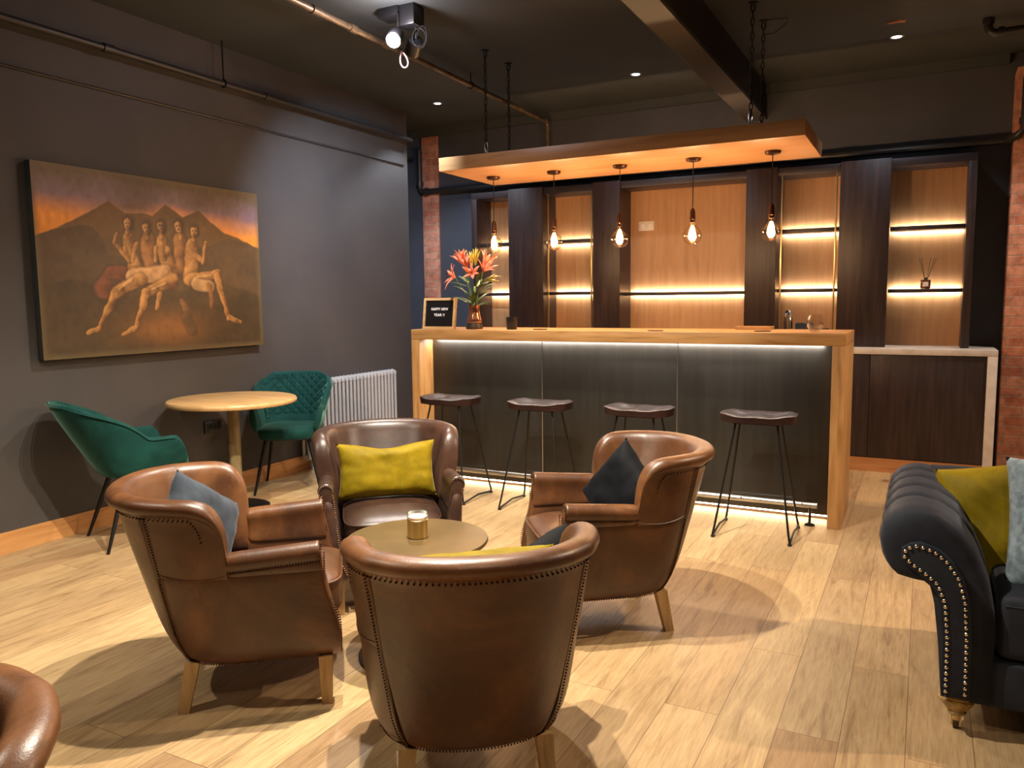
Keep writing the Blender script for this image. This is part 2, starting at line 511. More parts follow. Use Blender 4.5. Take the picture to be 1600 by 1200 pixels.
# ---------------------------------------------------------------- pipes
def pipe_run(name, label, pts, r, mat, couplings=(), hangers=()):
    t = thing(name, label, 'pipe', pts[0])
    o = Vector(pts[0])
    P = [Vector(p) - o for p in pts]
    mb = MB()
    # rounded corners
    Q = [P[0]]
    for i in range(1, len(P) - 1):
        a = (P[i - 1] - P[i]).normalized(); b = (P[i + 1] - P[i]).normalized()
        k = r * 2.2
        for q in range(5):
            u = q / 4
            Q.append(P[i] + a * k * (1 - u) ** 2 + b * k * u ** 2)
    Q.append(P[-1])
    mb.tube(Q, r, 12)
    mb.build('run', mat, t)
    for i in range(1, len(P) - 1):
        a = (P[i - 1] - P[i]).normalized(); b = (P[i + 1] - P[i]).normalized()
        m2 = MB()
        m2.cyl(P[i] + a * r * 2.3, P[i] + a * r * 3.6, r * 1.35)
        m2.cyl(P[i] + b * r * 2.3, P[i] + b * r * 3.6, r * 1.35)
        m2.build('elbow_collar', mat, t)
    for s, k in couplings:
        a, b = P[s], P[s + 1]
        d = (b - a).normalized(); c = a.lerp(b, k)
        MB().cyl(c - d * .035, c + d * .035, r * 1.32).build('coupling', mat, t)
    for s, k, h in hangers:
        c = P[s].lerp(P[s + 1], k)
        m2 = MB()
        m2.cyl(c + Vector((0, 0, r)), c + Vector((0, 0, h)), .005, n=6)
        m2.tube([c + Vector((math.cos(a) * (r + .005), 0, math.sin(a) * (r + .005))) for a in np.linspace(0, 2 * PI, 13)[:-1]], .005, 6, True)
        m2.build('hanger', M['blackmetal'], t)
    return t


pipe_run('wall_pipe', 'long grey pipe running high along the charcoal wall above the painting',
         [(WX + .1, -2.9, 2.91), (WX + .1, 6.45, 2.91)], .021, M['pipe'], [(0, .66), (0, .80)], [(0, .755, .29)])
tag(MB().cyl((0, -2.9, 0), (0, 6.45, 0), .008, n=8).build('surface_conduit', M['pipe'], loc=(WX + .009, 0, 2.685)),
    'thin conduit fixed along the charcoal wall just above the painting', 'conduit')  # far end of the tube carries on along the pipe's shadow line
pipe_run('ceiling_pipe', 'tarnished pipe under the ceiling passing the lit spotlight and ending above the bar canopy',
         [(-3.17, -2.9, 3.1), (-3.33, 7.20, 3.1), (-3.33, 7.20, 2.57)], .02, M['copperpipe'], [(0, .665), (0, .70), (0, .735)], [(0, .62, .1), (0, .85, .1)])
pipe_run('back_wall_pipe', 'dark pipe running above the shelving from brick strip to brick pier',
         [(-4.86, 7.235, 2.98), (-4.86, 7.235, 2.54), (-4.35, 7.22, 2.54)], .03, M['pipe'])
MB_ = thing('back_wall_pipe', 'dark pipe along the back wall above the shelving, turning up on the brick pier', 'pipe', (-4.6, 7.2, 2.54))
bpy.data.objects['back_wall_pipe']['label'] = 'short dark upright pipe with elbow beside the narrow brick strip'
MB().tube([(-.05, .03, 0), (5.08, -.02, 0), (5.13, -.12, 0), (5.16, -.17, .01), (5.2, -.18, .05), (5.2, -.18, .42)], .03, 12).build('run', M['pipe'], MB_)
MB().cyl((5.2, -.18, .09), (5.2, -.18, .13), .04).build('elbow_collar', M['pipe'], MB_)
MB().cyl((3.9, 0, 0), (3.98, 0, 0), .04).build('coupling', M['pipe'], MB_)
pipe_run('ceiling_pipe', 'short dark pipe under the ceiling above the brick pier',
         [(.30, 6.30, 3.19), (.30, 6.30, 3.10), (2.6, 6.30, 3.10)], .026, M['pipe'])

# wall socket behind the round table
t = thing('wall_socket', 'black double socket low on the charcoal wall behind the round table', 'socket', (WX, 3.995, .50))
MB().box((0, -.075, -.045), (.012, .075, .045), .003).build('plate', M['blackplastic'], t)
for s in (-.035, .035): MB().box((.012, s - .02, -.02), (.016, s + .02, .02), .001).build('outlet', M['blackmetal'], t)


# ---------------------------------------------------------------- downlights
def downlight(x, y, label):
    t = thing('downlight', label, 'downlight', (x, y, CZ), 0, 'recessed ceiling downlights')
    MB().lathe([(.03, -.001), (.046, -.001), (.048, -.006), (.034, -.008), (.03, -.003)], n=24).build('trim_ring', M['silver'], t)
    MB().lathe([(.0005, -.004), (.031, -.004), (.031, -.0025), (.0005, -.0025)], n=20).build('lens', M['downface'], t)
    return t


downlight(-4.07, 6.38, 'small round downlight in the ceiling corner above the narrow brick strip')
downlight(-2.16, 6.38, 'small round downlight in the ceiling between the ceiling beam and the chains')
downlight(-.25, 6.40, 'small round downlight in the ceiling beside the reddish plaster patch')
for x, e in ((-4.07, 60), (-2.16, 22), (-.25, 26)):
    lamp('downlight_light', 'SPOT', (x, 6.39, CZ - .03), e, COOL, .03, (x, 6.42, 0), 110, .5)
lamp('downlight_light', 'SPOT', (1.66, 6.2, CZ - .03), 110, (1, .84, .68), .03, (1.5, 6.6, 0), 120, .6)  # warm lamp added out of view to light the brick pier, no fixture
lamp('ceiling_spot_light', 'SPOT', (-2.98, 4.375, 2.93), 260, (.62, .77, 1.0), .03, (-4.5, 5.7, 1.6), 84, .95)
tag(MB().prism([(-.06, 0), (-.03, .02), (.01, .01), (.05, .03), (.06, -.01), (.02, -.03), (-.02, -.015)], CZ - .008, CZ, 'z').build('plaster_patch', M['patch'], loc=(-.245, 6.06, 0)),
    'small reddish broken plaster patch in the ceiling by a downlight', 'plaster patch')

# ---------------------------------------------------------------- the lit ceiling spotlight
t = thing('ceiling_spotlight', 'black ceiling spotlight cluster with one lamp shining by the tarnished pipe', 'spotlight', (-2.985, 4.26, CZ))
MB().box((-.13, -.06, -.055), (.03, .07, 0), .005).build('base_plate', M['blackplastic'], t)
MB().box((.02, -.05, -.125), (.14, .07, 0), .008).build('driver_box', M['blackplastic'], t)
for (a, b_, c) in ((.03, -.06, -.13), (.10, .03, -.16)):
    MB().cyl((a, b_, -.05), (a, b_, c - .03), .008, n=8).build('stem', M['blackmetal'], t)
h1 = MB()
d1 = Vector((.25, -.75, -.6)).normalized()
c1 = Vector((.03, -.09, -.20))
h1.lathe([(.02, 0), (.045, .01), (.05, .05), (.05, .11), (.045, .115), (.042, .1)], n=20)
o = h1.build('lamp_head', M['blackplastic'], t, loc=c1 - d1 * .05)
o.rotation_euler = d1.to_track_quat('Z', 'Y').to_euler()
MB().lathe([(.0005, 0), (.02, .012), (.038, .005), (.04, 0), (.04, -.004), (.0005, -.004)], n=20).build('lens', M['lampface'], o, loc=(0, 0, .1))
o = MB().lathe([(.02, 0), (.045, .01), (.05, .05), (.05, .11), (.045, .115), (.0005, .1)], n=20).build('lamp_head', M['blackplastic'], t, loc=(.10, .03, -.19))
o.rotation_euler = Vector((-.70, .62, -.55)).to_track_quat('Z', 'Y').to_euler()
MB().lathe([(.0005, 0), (.02, .012), (.038, .005), (.04, 0), (.04, -.004), (.0005, -.004)], n=20).build('lens', M['lampface'], o, loc=(0, 0, .105))
for k, (cx, cr, tl) in enumerate(((.13, .055, .3), (.15, .065, -.2))):
    MB().tube([(cx + cr * math.cos(a) * .7, .02 + tl * cr * math.cos(a), -.19 + cr * math.sin(a)) for a in np.linspace(0, 2 * PI, 25)[:-1]], .004, 6, True).build('cable', M['blackplastic'], t)
MB().tube([(.045 + .036 * math.sin(u) * math.sin(u / 2) + .012 * (1 - math.cos(u)), -.05, -.275 - .052 * (1 - math.cos(u))) for u in np.linspace(0, 2 * PI, 29)[:-1]], .0045, 8, True).build('hanging_loop', M['cable'], t)

# ---------------------------------------------------------------- bar canopy with chains
CX0, CX1, CY0, CY1, CZB, CZT = -3.17, -.655, 4.97, 5.80, 2.315, 2.41
t = thing('hanging_canopy', 'long oak canopy board hung on chains over the bar', 'canopy', (0, 0, CZB))
MB().box((CX0, CY0, 0), (CX1, CY1, CZT - CZB), .003).build('board', M['canopy'], t, loc=(0, 0, 0))


def chain(parent, x, y, z0, z1, x1=None, y1=None):
    x1 = x if x1 is None else x1; y1 = y if y1 is None else y1
    mb = MB()
    n = int((z1 - z0) / .042)
    for i in range(n):
        k = (i + .5) / n
        c = Vector((x + (x1 - x) * k, y + (y1 - y) * k, z0 + (z1 - z0) * k))
        pts = []
        for a in np.linspace(0, 2 * PI, 11)[:-1]:
            u, v = .0105 * math.cos(a), .027 * math.sin(a)
            pts.append(c + (Vector((u, 0, v)) if i % 2 else Vector((0, u, v))))
        mb.tube(pts, .0034, 5, True)
    return mb.build('chain', M['blackmetal'], parent)


for (x, y) in ((-2.93, 5.25), (-2.93, 5.62), (-1.02, 5.25), (-1.02, 5.62)):
    chain(t, x, y, CZT - CZB + .10, CZ - CZB - .05)
    MB().tube([(x - .02, y, CZT - CZB), (x - .018, y, CZT - CZB + .05), (x, y, CZT - CZB + .075), (x + .018, y, CZT - CZB + .05), (x + .02, y, CZT - CZB)], .0055, 8).build('shackle', M['steel'], t)
    MB().tube([(x + .012 * math.cos(a), y, CZT - CZB + .1 + .035 * math.sin(a)) for a in np.linspace(0, 2 * PI, 13)[:-1]], .005, 8, True).build('shackle', M['steel'], t)
    mb = MB(); mb.lathe([(.03, CZ - CZB - .008), (.03, CZ - CZB)], (x, y, 0)); mb.tube([(x + .012 * math.cos(a), y, CZ - CZB - .03 + .024 * math.sin(a)) for a in np.linspace(0, 2 * PI, 13)[:-1]], .005, 8, True)
    mb.build('ceiling_hook', M['blackmetal'], t)
MB().tube([(-1.02, 5.62, .80), (-.95, 5.6, .79), (-.87, 5.57, .83), (-.86, 5.56, .86), (-1.0, 5.61, CZ - CZB)], .004, 6).build('cable', M['blackplastic'], t)

# ---------------------------------------------------------------- pendants
def make_pendant(label, x, drop):
    t = thing('pendant_lamp', label, 'pendant lamp', (x, 5.40, CZB), 0, 'globe bulbs hanging from the canopy')
    MB().lathe([(.0005, 0), (.05, 0), (.052, -.006), (.046, -.018), (.02, -.024), (.006, -.027), (.0005, -.027)], n=28).build('ceiling_rose', M['nail'], t)
    MB().cyl((0, 0, -.02), (0, 0, -drop + .235), .0032, n=8).build('cord', M['blackplastic'], t)
    MB().lathe([(.0005, .245), (.008, .245), (.014, .235), (.018, .22), (.019, .185), (.021, .182), (.021, .172), (.019, .17), (.019, .15), (.0005, .15)], (0, 0, -drop), 20).build('lamp_holder', M['nail'], t)
    # globe bulb
    prof = []
    R = .0625
    for a in np.linspace(-PI / 2, 1.08, 16):
        prof.append((max(.0006, R * math.cos(a)), R + R * math.sin(a)))
    prof += [(.022, .128), (.0165, .145), (.0165, .155)]
    b = MB().lathe(prof, (0, 0, -drop), 28, False).build('bulb', M['bulbglass'], t)
    fm = MB()
    for k in range(7):
        a = 2 * PI * k / 7
        pts = []
        for u in np.linspace(0, 1, 9):
            rr = .004 + .0195 * math.sin(PI * min(1, (1 - u) * .9 + .02)) ** 1.0 * (1.15 - .55 * u)
            pts.append((rr * math.cos(a + u * 1.2), rr * math.sin(a + u * 1.2), -drop + .028 + .1 * u))
        fm.tube(pts, .0026, 5)
    fm.build('filament', M['filament'], b)
    MB().cyl((0, 0, -drop + .05), (0, 0, -drop + .15), .003, n=6).build('filament_stem', M['brass'], b)
    lamp('bulb_light', 'POINT', (x, 5.40, CZB - drop + .075), 22, BULB, .03)
    return t


DR = .575
for i, (x, dz_, l) in enumerate(((-2.955, 0, 'globe bulb pendant hanging above the vase of lilies'),
                                (-2.45, .0, 'globe bulb pendant second along from the lilies'),
                                (-1.94, 0, 'globe bulb pendant in the middle of the row of five'),
                                (-1.42, .0, 'globe bulb pendant in front of the wide oak bay, nearer the wine glass'),
                                (-.905, 0, 'globe bulb pendant nearest the chained corner, above the wine glass end of the bar'))):
    make_pendant(l, x, DR + dz_)

# ---------------------------------------------------------------- bar counter
BX0, BX1, BF, BB, BT = -3.44, -.395, 4.957, 5.52, 1.168
t = thing('bar_counter', 'oak framed bar counter with black panelled front and glowing light strips', 'bar counter', (0, BF, 0))
D = BB - BF
MB().box((BX0, 0, BT - .075), (BX1, D, BT), .003).build('counter_top', M['oak'], t)
MB().box((BX0, 0, 0), (BX0 + .075, D, BT - .075), .003).build('side_leg', M['oak_v'], t)
MB().box((BX1 - .075, 0, 0), (BX1, D, BT - .075), .003).build('side_leg', M['oak_v'], t)
px = [BX0 + .075, -2.43, -1.438, BX1 - .075]
for i in range(3):
    MB().box((px[i] + .002, .18, .032), (px[i + 1] - .002, .20, BT - .075), .0015).build('front_panel', M['panel'], t)
for x in px[1:3]:
    MB().box((x - .003, .177, .032), (x + .003, .182, BT - .09)).build('joint_strip', M['steel'], t)
MB().box((BX0 + .075, .205, .0), (BX1 - .075, .40, BT - .075)).build('carcass', M['darkwood'], t)
MB().box((BX0 + .09, .138, BT - .0785), (BX1 - .13, .156, BT - .0755)).build('led_strip', M['ledbar'], t)
MB().box((BX0 + .09, .186, .024), (BX1 - .09, .200, .031)).build('led_strip', M['ledfloor'], t)
r = MB().tube([(-3.28, .03, .125), (-.53, .03, .125)], .017, 12).build('foot_rail', M['steel'], t)
for x in (-3.2, -2.3, -1.4, -.57):
    mb = MB().cyl((x, .03, 0.006), (x, .03, .125), .008, n=10)
    mb.lathe([(.03, 0), (.03, .008), (.012, .014)], (x, .03, 0), 16)
    mb.build('rail_post', M['blackmetal'], t)

# ---------------------------------------------------------------- back cabinet and worktop
K0, K1, KF = -4.30, .49, 6.75
t = thing('back_cabinet', 'long dark cabinet behind the bar with oak plinth and white worktop', 'cabinet', (0, 0, 0))
MB().box((K0, KF, .93), (K1, BY - .01, .977), .003).build('worktop', M['whitestone'], t)
MB().box((K1 - .065, KF, 0), (K1, BY - .01, .93), .003).build('end_panel', M['whitestone'], t)
MB().box((K0, KF + .035, .115), (K1 - .065, BY - .02, .93)).build('carcass', M['darkwood'], t, smooth=False)
for i in range(6):
    a = K0 + i * (K1 - .065 - K0) / 6; b2 = K0 + (i + 1) * (K1 - .065 - K0) / 6
    MB().box((a + .002, KF + .012, .118), (b2 - .002, KF + .034, .925), .0015).build('door', M['darkwood'], t)
MB().box((K0, KF + .02, 0), (K1 - .065, KF + .05, .112)).build('plinth', M['plinth'], t, smooth=False)

# ---------------------------------------------------------------- shelving
UF, UB = 6.95, 7.25
t = thing('bar_shelving', 'tall dark framed shelving with oak back panels and lit shelves behind the bar', 'shelving', (0, 0, .977))
z0 = 0
ZT = 2.41 - .977
MB().box((-4.06, UB, 0), (.31, UB + .03, ZT + .02)).build('back_panel', M['oakback'], t, smooth=False)
MB().box((-4.06, UF, ZT - .03), (.31, UB, ZT + .03), .002).build('top_board', M['darkframe'], t)
MB().box((-4.06, UF, 0), (-4.0, UB, ZT - .03), .002).build('side_board', M['darkwood'], t)
MB().box((.253, UF, 0), (.31, UB, ZT - .03), .002).build('side_board', M['darkwood'], t)
pan = [(-3.628, -3.261), (-2.748, -2.485), (-1.369, -1.118), (-.635, -.27)]
for a, b2 in pan:
    MB().box((a, UF - .03, 0), (b2, UF, ZT + .035), .002).build('upright_panel', M['darkwood'], t)
    for x in (a + .01, b2 - .03):
        MB().box((x, UF, 0), (x + .02, UB, ZT - .03)).build('upright_side', M['darkwood'], t, smooth=False)
bays = [(-4.0, -3.618, (1.44, 1.935)), (-3.261, -2.748, (1.44, 1.935)), (-2.485, -1.369, (1.425,)), (-1.118, -.635, (1.435, 1.93)), (-.27, .253, (1.42, 1.91))]
for a, b2, zs in bays:
    for z in zs:
        z -= .977
        s = MB().box((a + .002, 7.02, z - .015), (b2 - .002, 7.227, z + .015), .0015).build('shelf', M['darkframe'], t)
        MB().box((a + .01, 7.2275, z + .004), (b2 - .01, 7.2325, z + .010)).build('led_strip', M['led'], s, smooth=False)
        MB().box((a + .01, 7.2275, z - .010), (b2 - .01, 7.2325, z - .004)).build('led_strip', M['led'], s, smooth=False)
for x in (-3.225, -2.78, -1.085, -.665):
    MB().box((x - .006, UF + .01, 0), (x + .006, UF + .03, ZT - .03), .001).build('brass_strip', M['brass'], t)

t = thing('wall_socket', 'white double socket on the wide oak bay behind the pendants', 'socket', (-2.34, UB, 2.056))
MB().box((-.075, -.012, -.043), (.075, 0, .043), .004).build('plate', M['plastic'], t)
for s in (-.035, .035): MB().box((s - .018, -.015, -.018), (s + .018, -.011, .018), .001).build('outlet', M['white'], t)
t = thing('wall_socket', 'black double socket low on the oak back of the second shelving bay', 'socket', (-3.06, UB, 1.065))
MB().box((-.075, -.014, -.04), (.075, 0, .04), .004).build('plate', M['blackplastic'], t)
for s in (-.035, .035): MB().box((s - .018, -.017, -.018), (s + .018, -.012, .018), .001).build('outlet', M['blackmetal'], t)

# reed diffuser
t = thing('reed_diffuser', 'small square glass reed diffuser on the lower shelf by the brick pier', 'diffuser', (-.002, 7.09, 1.435))
MB().box((-.037, -.037, 0.001), (.037, .037, .07), .006).build('bottle', M['copperglass'], t)
MB().box((-.02, -.039, .018), (.02, -.0375, .052)).build('paper_label', M['plastic'], t)
MB().cyl((0, 0, .07), (0, 0, .088), .013).build('neck', M['blackplastic'], t)
for ax, ay in ((-.05, .01), (-.035, -.02), (.07, 0), (.055, .02), (.03, -.03)):
    MB().cyl((ax * .05, ay * .05, .05), (ax, ay, .25 - abs(ax) * .2), .0017, n=5).build('reed', M['blackplastic'], t)

# tap and things on the back worktop
t = thing('bar_tap', 'curved steel tap rising behind the bar near the wine glass', 'tap', (-1.03, 6.92, .977))
MB().tube([(0, 0, 0), (0, 0, .2)] + [(.03 - .03 * math.cos(a), -.05 + .05 * math.cos(a), .2 + .09 * math.sin(a)) for a in np.linspace(.2, PI - .1, 8)] + [(.06, -.1, .15)], .013, 12).build('spout', M['chrome'], t)
MB().lathe([(.026, 0), (.026, .02), (.018, .03), (.016, .05)], n=18).build('tap_base', M['chrome'], t)
MB().cyl((.015, 0, .04), (.06, .0, .06), .006, n=8).build('handle', M['chrome'], t)
tag(MB().box((-.075, -.05, 0), (.06, .05, .19), .008).build('canister', M['greycloth'], loc=(-.87, 6.93, .977)), 'dark grey square canister standing beside the steel tap', 'canister')
tag(MB().box((-.055, -.05, 0), (.055, .05, .15), .008).build('canister', M['blackplastic'], loc=(-.74, 6.93, .977)), 'short black canister between the grey canister and the wine glass', 'canister')

# ---------------------------------------------------------------- things on the bar
t = thing('letter_board', 'oak framed black letter board with white writing on the bar end', 'letter board', (-3.275, 5.09, BT))
a_ = MB()
Wb, Hb = .285, .235
tl = math.radians(-8)
fr = MB()
fr.box((-Wb / 2, -.012, 0), (Wb / 2, .012, .018)); fr.box((-Wb / 2, -.012, Hb - .018), (Wb / 2, .012, Hb))
fr.box((-Wb / 2, -.012, .018), (-Wb / 2 + .018, .012, Hb - .018)); fr.box((Wb / 2 - .018, -.012, .018), (Wb / 2, .012, Hb - .018))
fr.build('frame', M['oakpale'], t, rot=(tl, 0, 0), smooth=False)
fb = MB().box((-Wb / 2 + .018, -.002, .018), (Wb / 2 - .018, .006, Hb - .018))
for i in range(24):
    z = .024 + i * .0082
    fb.box((-Wb / 2 + .02, -.004, z), (Wb / 2 - .02, -.002, z + .004))
felt = fb.build('felt', M['blackplastic'], t, rot=(tl, 0, 0), smooth=False)
MB().box((-.03, 0, .0), (.03, .006, .17)).build('stand', M['oakpale'], t, rot=(math.radians(14), 0, 0), loc=(0, .085, 0), smooth=False)


def text(s, size, loc, rot, mat, name, parent, sx=1.0, ext=.001):
    cu = bpy.data.curves.new(name, 'FONT')
    cu.body = s; cu.size = size; cu.extrude = ext; cu.align_x = 'CENTER'; cu.align_y = 'CENTER'; cu.space_character = 1.12; cu.offset = .0006
    tmp = bpy.data.objects.new(name, cu)
    C.objects.link(tmp)
    dg = bpy.context.evaluated_depsgraph_get()
    me = bpy.data.meshes.new_from_object(tmp.evaluated_get(dg))
    bpy.data.objects.remove(tmp)
    me.materials.append(mat)
    o = bpy.data.objects.new(name, me)
    C.objects.link(o)
    o.parent = parent; o.location = loc; o.rotation_euler = rot; o.scale = (sx, 1, 1)
    return o


text('HAPPY NEW', .028, (0, -.0055, .150), (PI / 2, 0, 0), M['white'], 'lettering', felt, .88)
text('YEAR !!', .028, (0, -.0055, .106), (PI / 2, 0, 0), M['white'], 'lettering', felt, .95)

# vase of lilies
VX, VY = -2.985, 5.13
t = thing('flower_vase', 'copper tinted glass vase on the bar beside the letter board', 'vase', (VX, VY, BT))
MB().lathe([(.0005, .001), (.062, .001), (.064, .012), (.058, .03), (.056, .05)], n=28).build('vase_foot', M['tableiron'], t)
MB().lathe([(.0005, .05), (.056, .05), (.058, .055), (.05, .085), (.042, .12), (.04, .15), (.044, .178), (.041, .178), (.037, .15), (.039, .12), (.047, .085), (.0005, .06)], n=28).build('vase_body', M['copperglass'], t)
fl = thing('lily_bouquet', 'bouquet of coral pink lilies with green leaves standing in the vase', 'flowers', (VX, VY, BT))


def petal(mb, base, d, side, L_, W_, curl):
    """A boat-shaped petal: d = direction it points, side = outward bend direction."""
    d = d.normalized(); side = (side - d * side.dot(d)).normalized(); wv = d.cross(side)
    rows = []
    for i in range(8):
        u = i / 7
        c = base + d * (L_ * (u - .18 * curl * u * u)) + side * (L_ * (.16 * u + curl * u ** 3 * .55))
        ww = W_ * max(.03, math.sin(PI * min(1, .08 + .9 * u)) ** .8) * (1 - .15 * u)
        up = side * (-.25 * ww)
        rows.append([c - wv * ww - up * .9, c - wv * ww * .5, c + up, c + wv * ww * .5, c + wv * ww - up * .9])
    mb.loft(rows, False, False)


def lily(pos, d, open_, L_, W_=.017, n=6, mat='petal'):
    mb = MB()
    d = Vector(d).normalized()
    u = d.orthogonal().normalized()
    for k in range(n):
        a = 2 * PI * k / n + random.uniform(-.2, .2)
        s = Matrix.Rotation(a, 3, d) @ u
        petal(mb, Vector(pos), (d + s * open_ * .9), s, L_ * random.uniform(.9, 1.08), W_ * (1 if k % 2 else .75), open_)
    o = mb.build('blossom', M[mat], fl, smooth=True, angle=180)
    md = o.modifiers.new('solid', 'SOLIDIFY'); md.thickness = .0015
    st = MB()
    if open_ > .35:
        for k in range(5):
            s = Matrix.Rotation(2 * PI * k / 5, 3, d) @ u
            e = Vector(pos) + d * L_ * .62 + s * .016
            st.tube([Vector(pos) + d * .01, Vector(pos) + d * L_ * .35 + s * .004, e], .0011, 5)
            st.ball(e, .0038, 6, 4)
        st.build('stamens', M['nail'], o)
    return o


cluster = [((-.085, .0, .475), (-.35, -.2, 1), .28, .125), ((-.045, -.02, .45), (-.05, -.3, 1), .25, .12), ((-.13, -.05, .385), (-.55, -.6, .25), .7, .12),
           ((.095, -.03, .42), (.55, -.3, .55), .35, .135), ((.075, .03, .47), (.4, .2, 1), .3, .125), ((-.11, .03, .50), (-.2, 0, 1), .2, .1),
           ((.02, -.05, .405), (.2, -.8, .4), .55, .09)]
for p, d, o_, L_ in cluster:
    lily(p, d, o_, L_)
for p, d in (((.02, -.01, .47), (.18, -.1, 1)), ((-.02, .01, .46), (-.1, 0, 1)), ((.10, 0, .36), (.8, -.2, .1))):
    lily(p, d, .04, .125, .012, 4, 'bud')
stm = MB()
for p, d, *_ in cluster:
    p = Vector(p)
    stm.tube([Vector((random.uniform(-.02, .02), random.uniform(-.02, .02), .075)), Vector((p.x * .35, p.y * .35, .24)), p], [.0035, .003, .003], 6)
stm.build('stems', M['leaf'], fl)
for k in range(30):
    a = random.uniform(0, 2 * PI)
    zb = random.uniform(.17, .36)
    rr = .02 + (zb - .17) * .28
    base = Vector((math.cos(a) * rr, math.sin(a) * rr, zb))
    out = Vector((math.cos(a), math.sin(a), 0))
    lf = MB()
    petal(lf, base, out * random.uniform(.5, 1.3) + Vector((0, 0, random.uniform(.5, 1.2))), out - Vector((0, 0, .5)), random.uniform(.10, .16), random.uniform(.010, .017), random.uniform(.1, .7))
    o = lf.build('leaf', M['leaf'], fl, angle=180)

t = thing('tumbler', 'small black straight sided tumbler on the bar beyond the lilies', 'tumbler', (-2.665, 5.12, BT))
MB().lathe([(.0005, 0), (.036, 0), (.038, .003), (.041, .09), (.038, .09), (.035, .012), (.0005, .012)], n=28).build('cup', M['blackplastic'], t)
t = thing('drinking_glass', 'round stemless wine glass on the bar near its brick pier end', 'glass', (-.585, 5.10, BT))
MB().lathe([(.0005, .001), (.022, .001), (.034, .012), (.046, .035), (.049, .055), (.046, .08), (.037, .108), (.0355, .108), (.0445, .08), (.0475, .055), (.0445, .036), (.032, .014), (.0005, .006)], n=32).build('bowl', M['clear'], t)
for x, y, l in ((-2.44, 5.13, 'thin dark coaster on the bar near the black tumbler'), (-1.57, 5.07, 'thin dark coaster halfway along the bar top'), (-.895, 5.12, 'thin dark coaster on the bar beside the pale tray')):
    tag(MB().lathe([(.0005, 0), (.05, 0), (.051, .002), (.051, .005), (.0005, .005)], n=28).build('coaster', M['tableiron'], loc=(x, y, BT)), l, 'coaster', 'coasters on the bar')
t = thing('serving_tray', 'low pale serving tray at the back edge of the bar', 'tray', (-1.0, 5.42, BT))
MB().box((-.11, -.05, 0), (.11, .06, .006), .002).build('base', M['oakpale'], t)
mb = MB(); mb.box((-.11, -.056, 0), (.11, -.05, .022)); mb.box((-.11, .06, 0), (.11, .066, .022)); mb.box((-.116, -.056, 0), (-.11, .066, .022)); mb.box((.11, -.056, 0), (.116, .066, .022))
mb.build('rim', M['oakpale'], t, smooth=False)

# ---------------------------------------------------------------- bar stools
def make_stool():
    t = thing('bar_stool', 'x', 'bar stool', (0, 0, 0), 0, 'saddle seat stools along the bar')
    nx, ny = 29, 19
    mb = MB()
    top, bot = [], []
    for j in range(ny):
        v = -1 + 2 * j / (ny - 1)
        rt, rb = [], []
        for i in range(nx):
            u = -1 + 2 * i / (nx - 1)
            # superellipse mapping
            k = (abs(u) ** 3.2 + abs(v) ** 3.2) ** (1 / 3.2)
            mx_ = max(abs(u), abs(v))
            s = mx_ / k if k > 0 else 1
            x, y = u * s * .215, v * s * .145
            rim = max(abs(u), abs(v))
            dip = .020 * math.exp(-((abs(u) - .42) / .33) ** 2) * math.exp(-((v + .1) / .75) ** 2)
            z = .050 + .008 * abs(u) ** 2 - dip - (.006 if rim > .97 else 0)
            rt.append(mb.bm.verts.new((x, y, z)))
            kk = .97 if rim > .97 else .985
            rb.append(mb.bm.verts.new((x * kk, y * kk, .004 if rim <= .97 else .006)))
        top.append(rt); bot.append(rb)
    for j in range(ny - 1):
        for i in range(nx - 1):
            mb.face([top[j][i], top[j][i + 1], top[j + 1][i + 1], top[j + 1][i]])
            mb.face([bot[j][i], bot[j + 1][i], bot[j + 1][i + 1], bot[j][i + 1]])
    def edge(g): return g[0] + [r[-1] for r in g[1:]] + g[-1][-2::-1] + [r[0] for r in g[-2:0:-1]]
    et, eb = edge(top), edge(bot)
    for i in range(len(et)):
        k = (i + 1) % len(et)
        mb.face([et[k], et[i], eb[i], eb[k]])
    mb.build('seat', M['seatwood'], t, loc=(0, 0, .66), angle=50)
    for s in (-1, 1):
        pts = [(s * .115, -.075, .668), (s * .205, -.195, .06), (s * .212, -.203, .025), (s * .213, -.19, .012), (s * .213, 0, .030), (s * .213, .18, .012), (s * .212, .193, .025), (s * .205, .185, .06), (s * .115, .075, .668)]
        MB().tube(pts, .0065, 8).build('leg_frame', M['blackmetal'], t)
        for y in (-.195, .187):
            MB().lathe([(.011, 0), (.012, .012), (.007, .016)], (s * .213, y, 0), 12).build('foot_pad', M['blackplastic'], t)
    MB().tube([(-.187, .165, .19), (.187, .165, .19)], .006, 8).build('footrest', M['blackmetal'], t)
    mb = MB(); mb.box((-.13, -.09, .655), (.13, -.06, .662)); mb.box((-.13, .06, .655), (.13, .09, .662))
    mb.build('seat_plate', M['blackmetal'], t, smooth=False)
    return t


st = make_stool()
st.location = (-2.94, 4.70, 0)
st['label'] = 'dark saddle seat bar stool at the lily end of the bar'
dup(st, (-2.24, 4.70, 0), .03, 'dark saddle seat bar stool second along from the lilies')
dup(st, (-1.556, 4.70, 0), -.02, 'dark saddle seat bar stool behind the armchair with the black cushion')
dup(st, (-.833, 4.70, 0), .02, 'dark saddle seat bar stool standing alone by the far bar leg')


